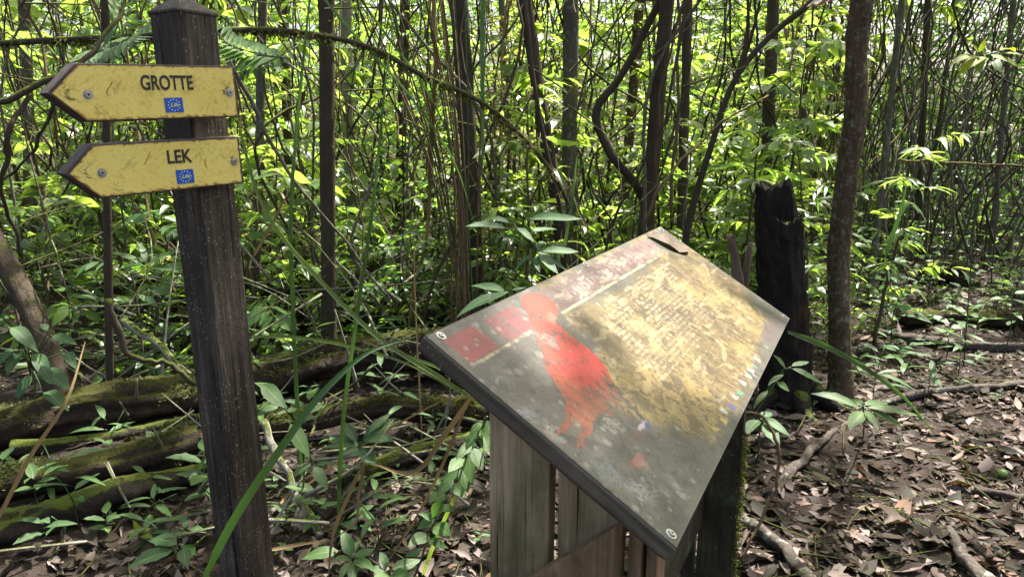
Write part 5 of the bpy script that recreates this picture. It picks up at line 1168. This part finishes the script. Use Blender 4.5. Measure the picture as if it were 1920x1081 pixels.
# ------------------------------------------------------------------ forest all round: far foliage and the unseen canopy shaped for the light
def far_forest():
    rg = np.random.default_rng(91); n = 42000
    x = rg.uniform(-24, 24, n); y = rg.uniform(20.5, 30, n); z = 9.5 * rg.random(n) ** 1.15 + ground_h(x, y)
    cl = np.sin(x * .9 + 1) + np.sin(z * 1.3 + x * .5) + np.sin(y * 1.1 - z) + rg.normal(0, .9, n); k = cl > -1.3 + 1.3 * (z > 3.5) * (x < 3); x, y, z = x[k], y[k], z[k]; n = len(x)
    l = rg.uniform(.16, .34, n); V, F = leaf_cloud(np.stack([x, y, z], 1), rg.normal(0, 1, (n, 3)) - np.array([0, 0, .4]), rg.normal(0, .6, (n, 3)) + np.array([0, 0, 1]), l, l * .45, .2)
    tag(link('far_foliage', npmesh('far_foliage', V, F), 'leaf_mid'), 'far forest foliage closing the view', 'foliage', kind='stuff')
far_forest()
def tangle():
    rg = np.random.default_rng(83); m = MB()
    for i in range(1500):
        y = 3.8 + 8 * rg.random(); x = rg.uniform(-.78, .78) * y
        if not clear(x, y): continue
        z = gz(x, y) + 3.4 * rg.random() ** 1.4; l = rg.uniform(.4, 1.6); a = rg.uniform(0, 6.28); d = np.array([math.cos(a), math.sin(a), rg.normal(.2, .9)]); d /= np.linalg.norm(d)
        p = np.array([x, y, z]); q = p + d * l; m.tube([p, (p + q) / 2 + rg.normal(0, .10, 3) * l, q], rg.uniform(.002, .008), .0015, 6, 4, caps=False)
    tag(m.build('dead_twigs', 'twig'), 'tangle of fine dead twigs caught in the thicket', 'twigs', kind='stuff')
tangle()
def sticks():
    rg = np.random.default_rng(85); m = MB()
    for i in range(150):
        y = rg.uniform(3.7, 5.6) if i < 90 else rg.uniform(2.3, 3.8); x = rg.uniform(-.72, -.05 if i < 90 else .0) * y; z = gz(x, y) + (.7 if i < 90 else .22) * rg.random() ** 1.6; l = rg.uniform(.3, 1.1) * (1 if i < 90 else .6); a = rg.uniform(0, 6.28); d = np.array([math.cos(a), math.sin(a) * .5, rg.normal(.1, .45)]); d /= np.linalg.norm(d)
        p = np.array([x, y, z]); q = p + d * l; m.tube([p, (p + q) / 2 + rg.normal(0, .06, 3) * l, q], rg.uniform(.004, .010), .003, 7, 5, rough=.05, seed=i)
    tag(m.build('dead_sticks', 'bark_pale'), 'pale dead sticks tangled around and behind the mossy logs', 'sticks', kind='stuff')
sticks()
def undergrowth():
    rg = np.random.default_rng(57); n = 26000
    y = 4.2 + 16 * rg.random(n) ** 1.2; x = rg.uniform(-.85, .85, n) * y; k = ~((x > .9) & (y < 5.5)) & ~((x > .44 * y) & (y < 8.8) & (rg.random(n) > .10)) & (np.sin(x * 2.1) + np.sin(y * 1.7 + x) + rg.normal(0, .8, n) > -.3); x, y = x[k], y[k]; n = len(x)
    z = ground_h(x, y) + .65 * rg.random(n) ** 1.8 * np.clip((y - 4.5) / 3, .2, 1.4); l = rg.uniform(.07, .17, n); a = rg.uniform(0, 6.28, n)
    V, F = leaf_cloud(np.stack([x, y, z], 1), np.stack([np.cos(a), np.sin(a), rg.normal(0, .35, n)], 1), rg.normal(0, .4, (n, 3)) + np.array([0, 0, 1]), l, l * rg.uniform(.25, .5, n), .25)
    tag(link('undergrowth', npmesh('undergrowth', V, F), 'leaf_mid'), 'low leafy undergrowth covering the forest floor further back', 'undergrowth', kind='stuff')
undergrowth()
def canopy():
    rg = np.random.default_rng(17); S = np.array(SUN_DIR); cl = []
    holes = [(panel_pt(.62, .5), .42), (panel_pt(.85, .35), .38), (np.array([2.1, 3.3, 0]), .30), (np.array([2.6, 4.2, 0]), .75), (np.array([3.1, 5.4, 0]), .7), (np.array([2.2, 5.6, 0]), .35), (np.array([3.9, 6.4, 0]), .4), (np.array([1.5, 2.4, 0]), .16), (np.array([2.0, 2.9, 0]), .3), (np.array([1.7, 3.6, 0]), .2), (np.array([4.3, 7.2, 0]), .6)]  # gaps cut along the sun's direction to light the panel and path
    def dens(g):                                  # crown cover over a ground point, set by the sun and fill wanted there
        x, y = g
        if y < -1.0: return .12
        if y > 4.4 and x < 2.8: return .08 if y > 6 else (.12 if x < -.8 else .24)
        if x > .40 * y and y > 4: return 1.0
        if x > .8 and y < 7: return .66
        return .80
    while len(cl) < 640:
        z = rg.uniform(7.5, 11); p = np.array([rg.uniform(-18, 20), rg.uniform(-9, 34), z]); g = p - S * (z / S[2])
        if rg.random() < dens(g[:2]): cl.append(p)
    for _ in range(4000):  # extra unseen clumps added to shade the thicket on the right
        z = rg.uniform(7.5, 11); p = np.array([rg.uniform(2, 22), rg.uniform(4, 34), z]); g = p - S * (z / S[2])
        if g[0] > .42 * g[1] + .2 and g[1] > 4.5: cl.append(p)
        if len(cl) > 900: break
    for u_, v_ in ((.05, .2), (.08, .7), (.2, .45), (.15, .95), (.25, .1), (-.1, .5), (.3, .85)): cl.append(panel_pt(u_, v_) + S * rg.uniform(8.5, 11))  # clumps added on the sun's line to shade the panel's near half
    P_, D_, N_, L_ = [], [], [], []
    for c in cl:
        k = int(rg.integers(40, 75)); q = c + rg.normal(0, 1, (k, 3)) * np.array([.55, .55, .3]) * rg.uniform(.7, 1.2)
        P_.append(q); D_.append(rg.normal(0, 1, (k, 3)) * np.array([1, 1, .5])); N_.append(rg.normal(0, .4, (k, 3)) + np.array([0, 0, 1])); L_.append(rg.uniform(.16, .34, k))
    p, d, no, l = map(np.concatenate, (P_, D_, N_, L_)); keep = np.ones(len(p), bool)
    for h, r in holes:
        w = p - h; t = w @ S; keep &= np.linalg.norm(w - t[:, None] * S, axis=1) > r * (1 + .35 * np.sin(7 * w[:, 0]) * np.cos(5 * w[:, 1]))
    p, d, no, l = p[keep], d[keep], no[keep], l[keep]
    V, F = leaf_cloud(p, d, no, l, l * .5, .15)
    tag(link('shading_canopy', npmesh('shading_canopy', V, F), 'leaf_mid'), 'unseen forest canopy overhead, its leaf clumps and gaps shaped for the light', 'canopy', kind='stuff')
canopy()
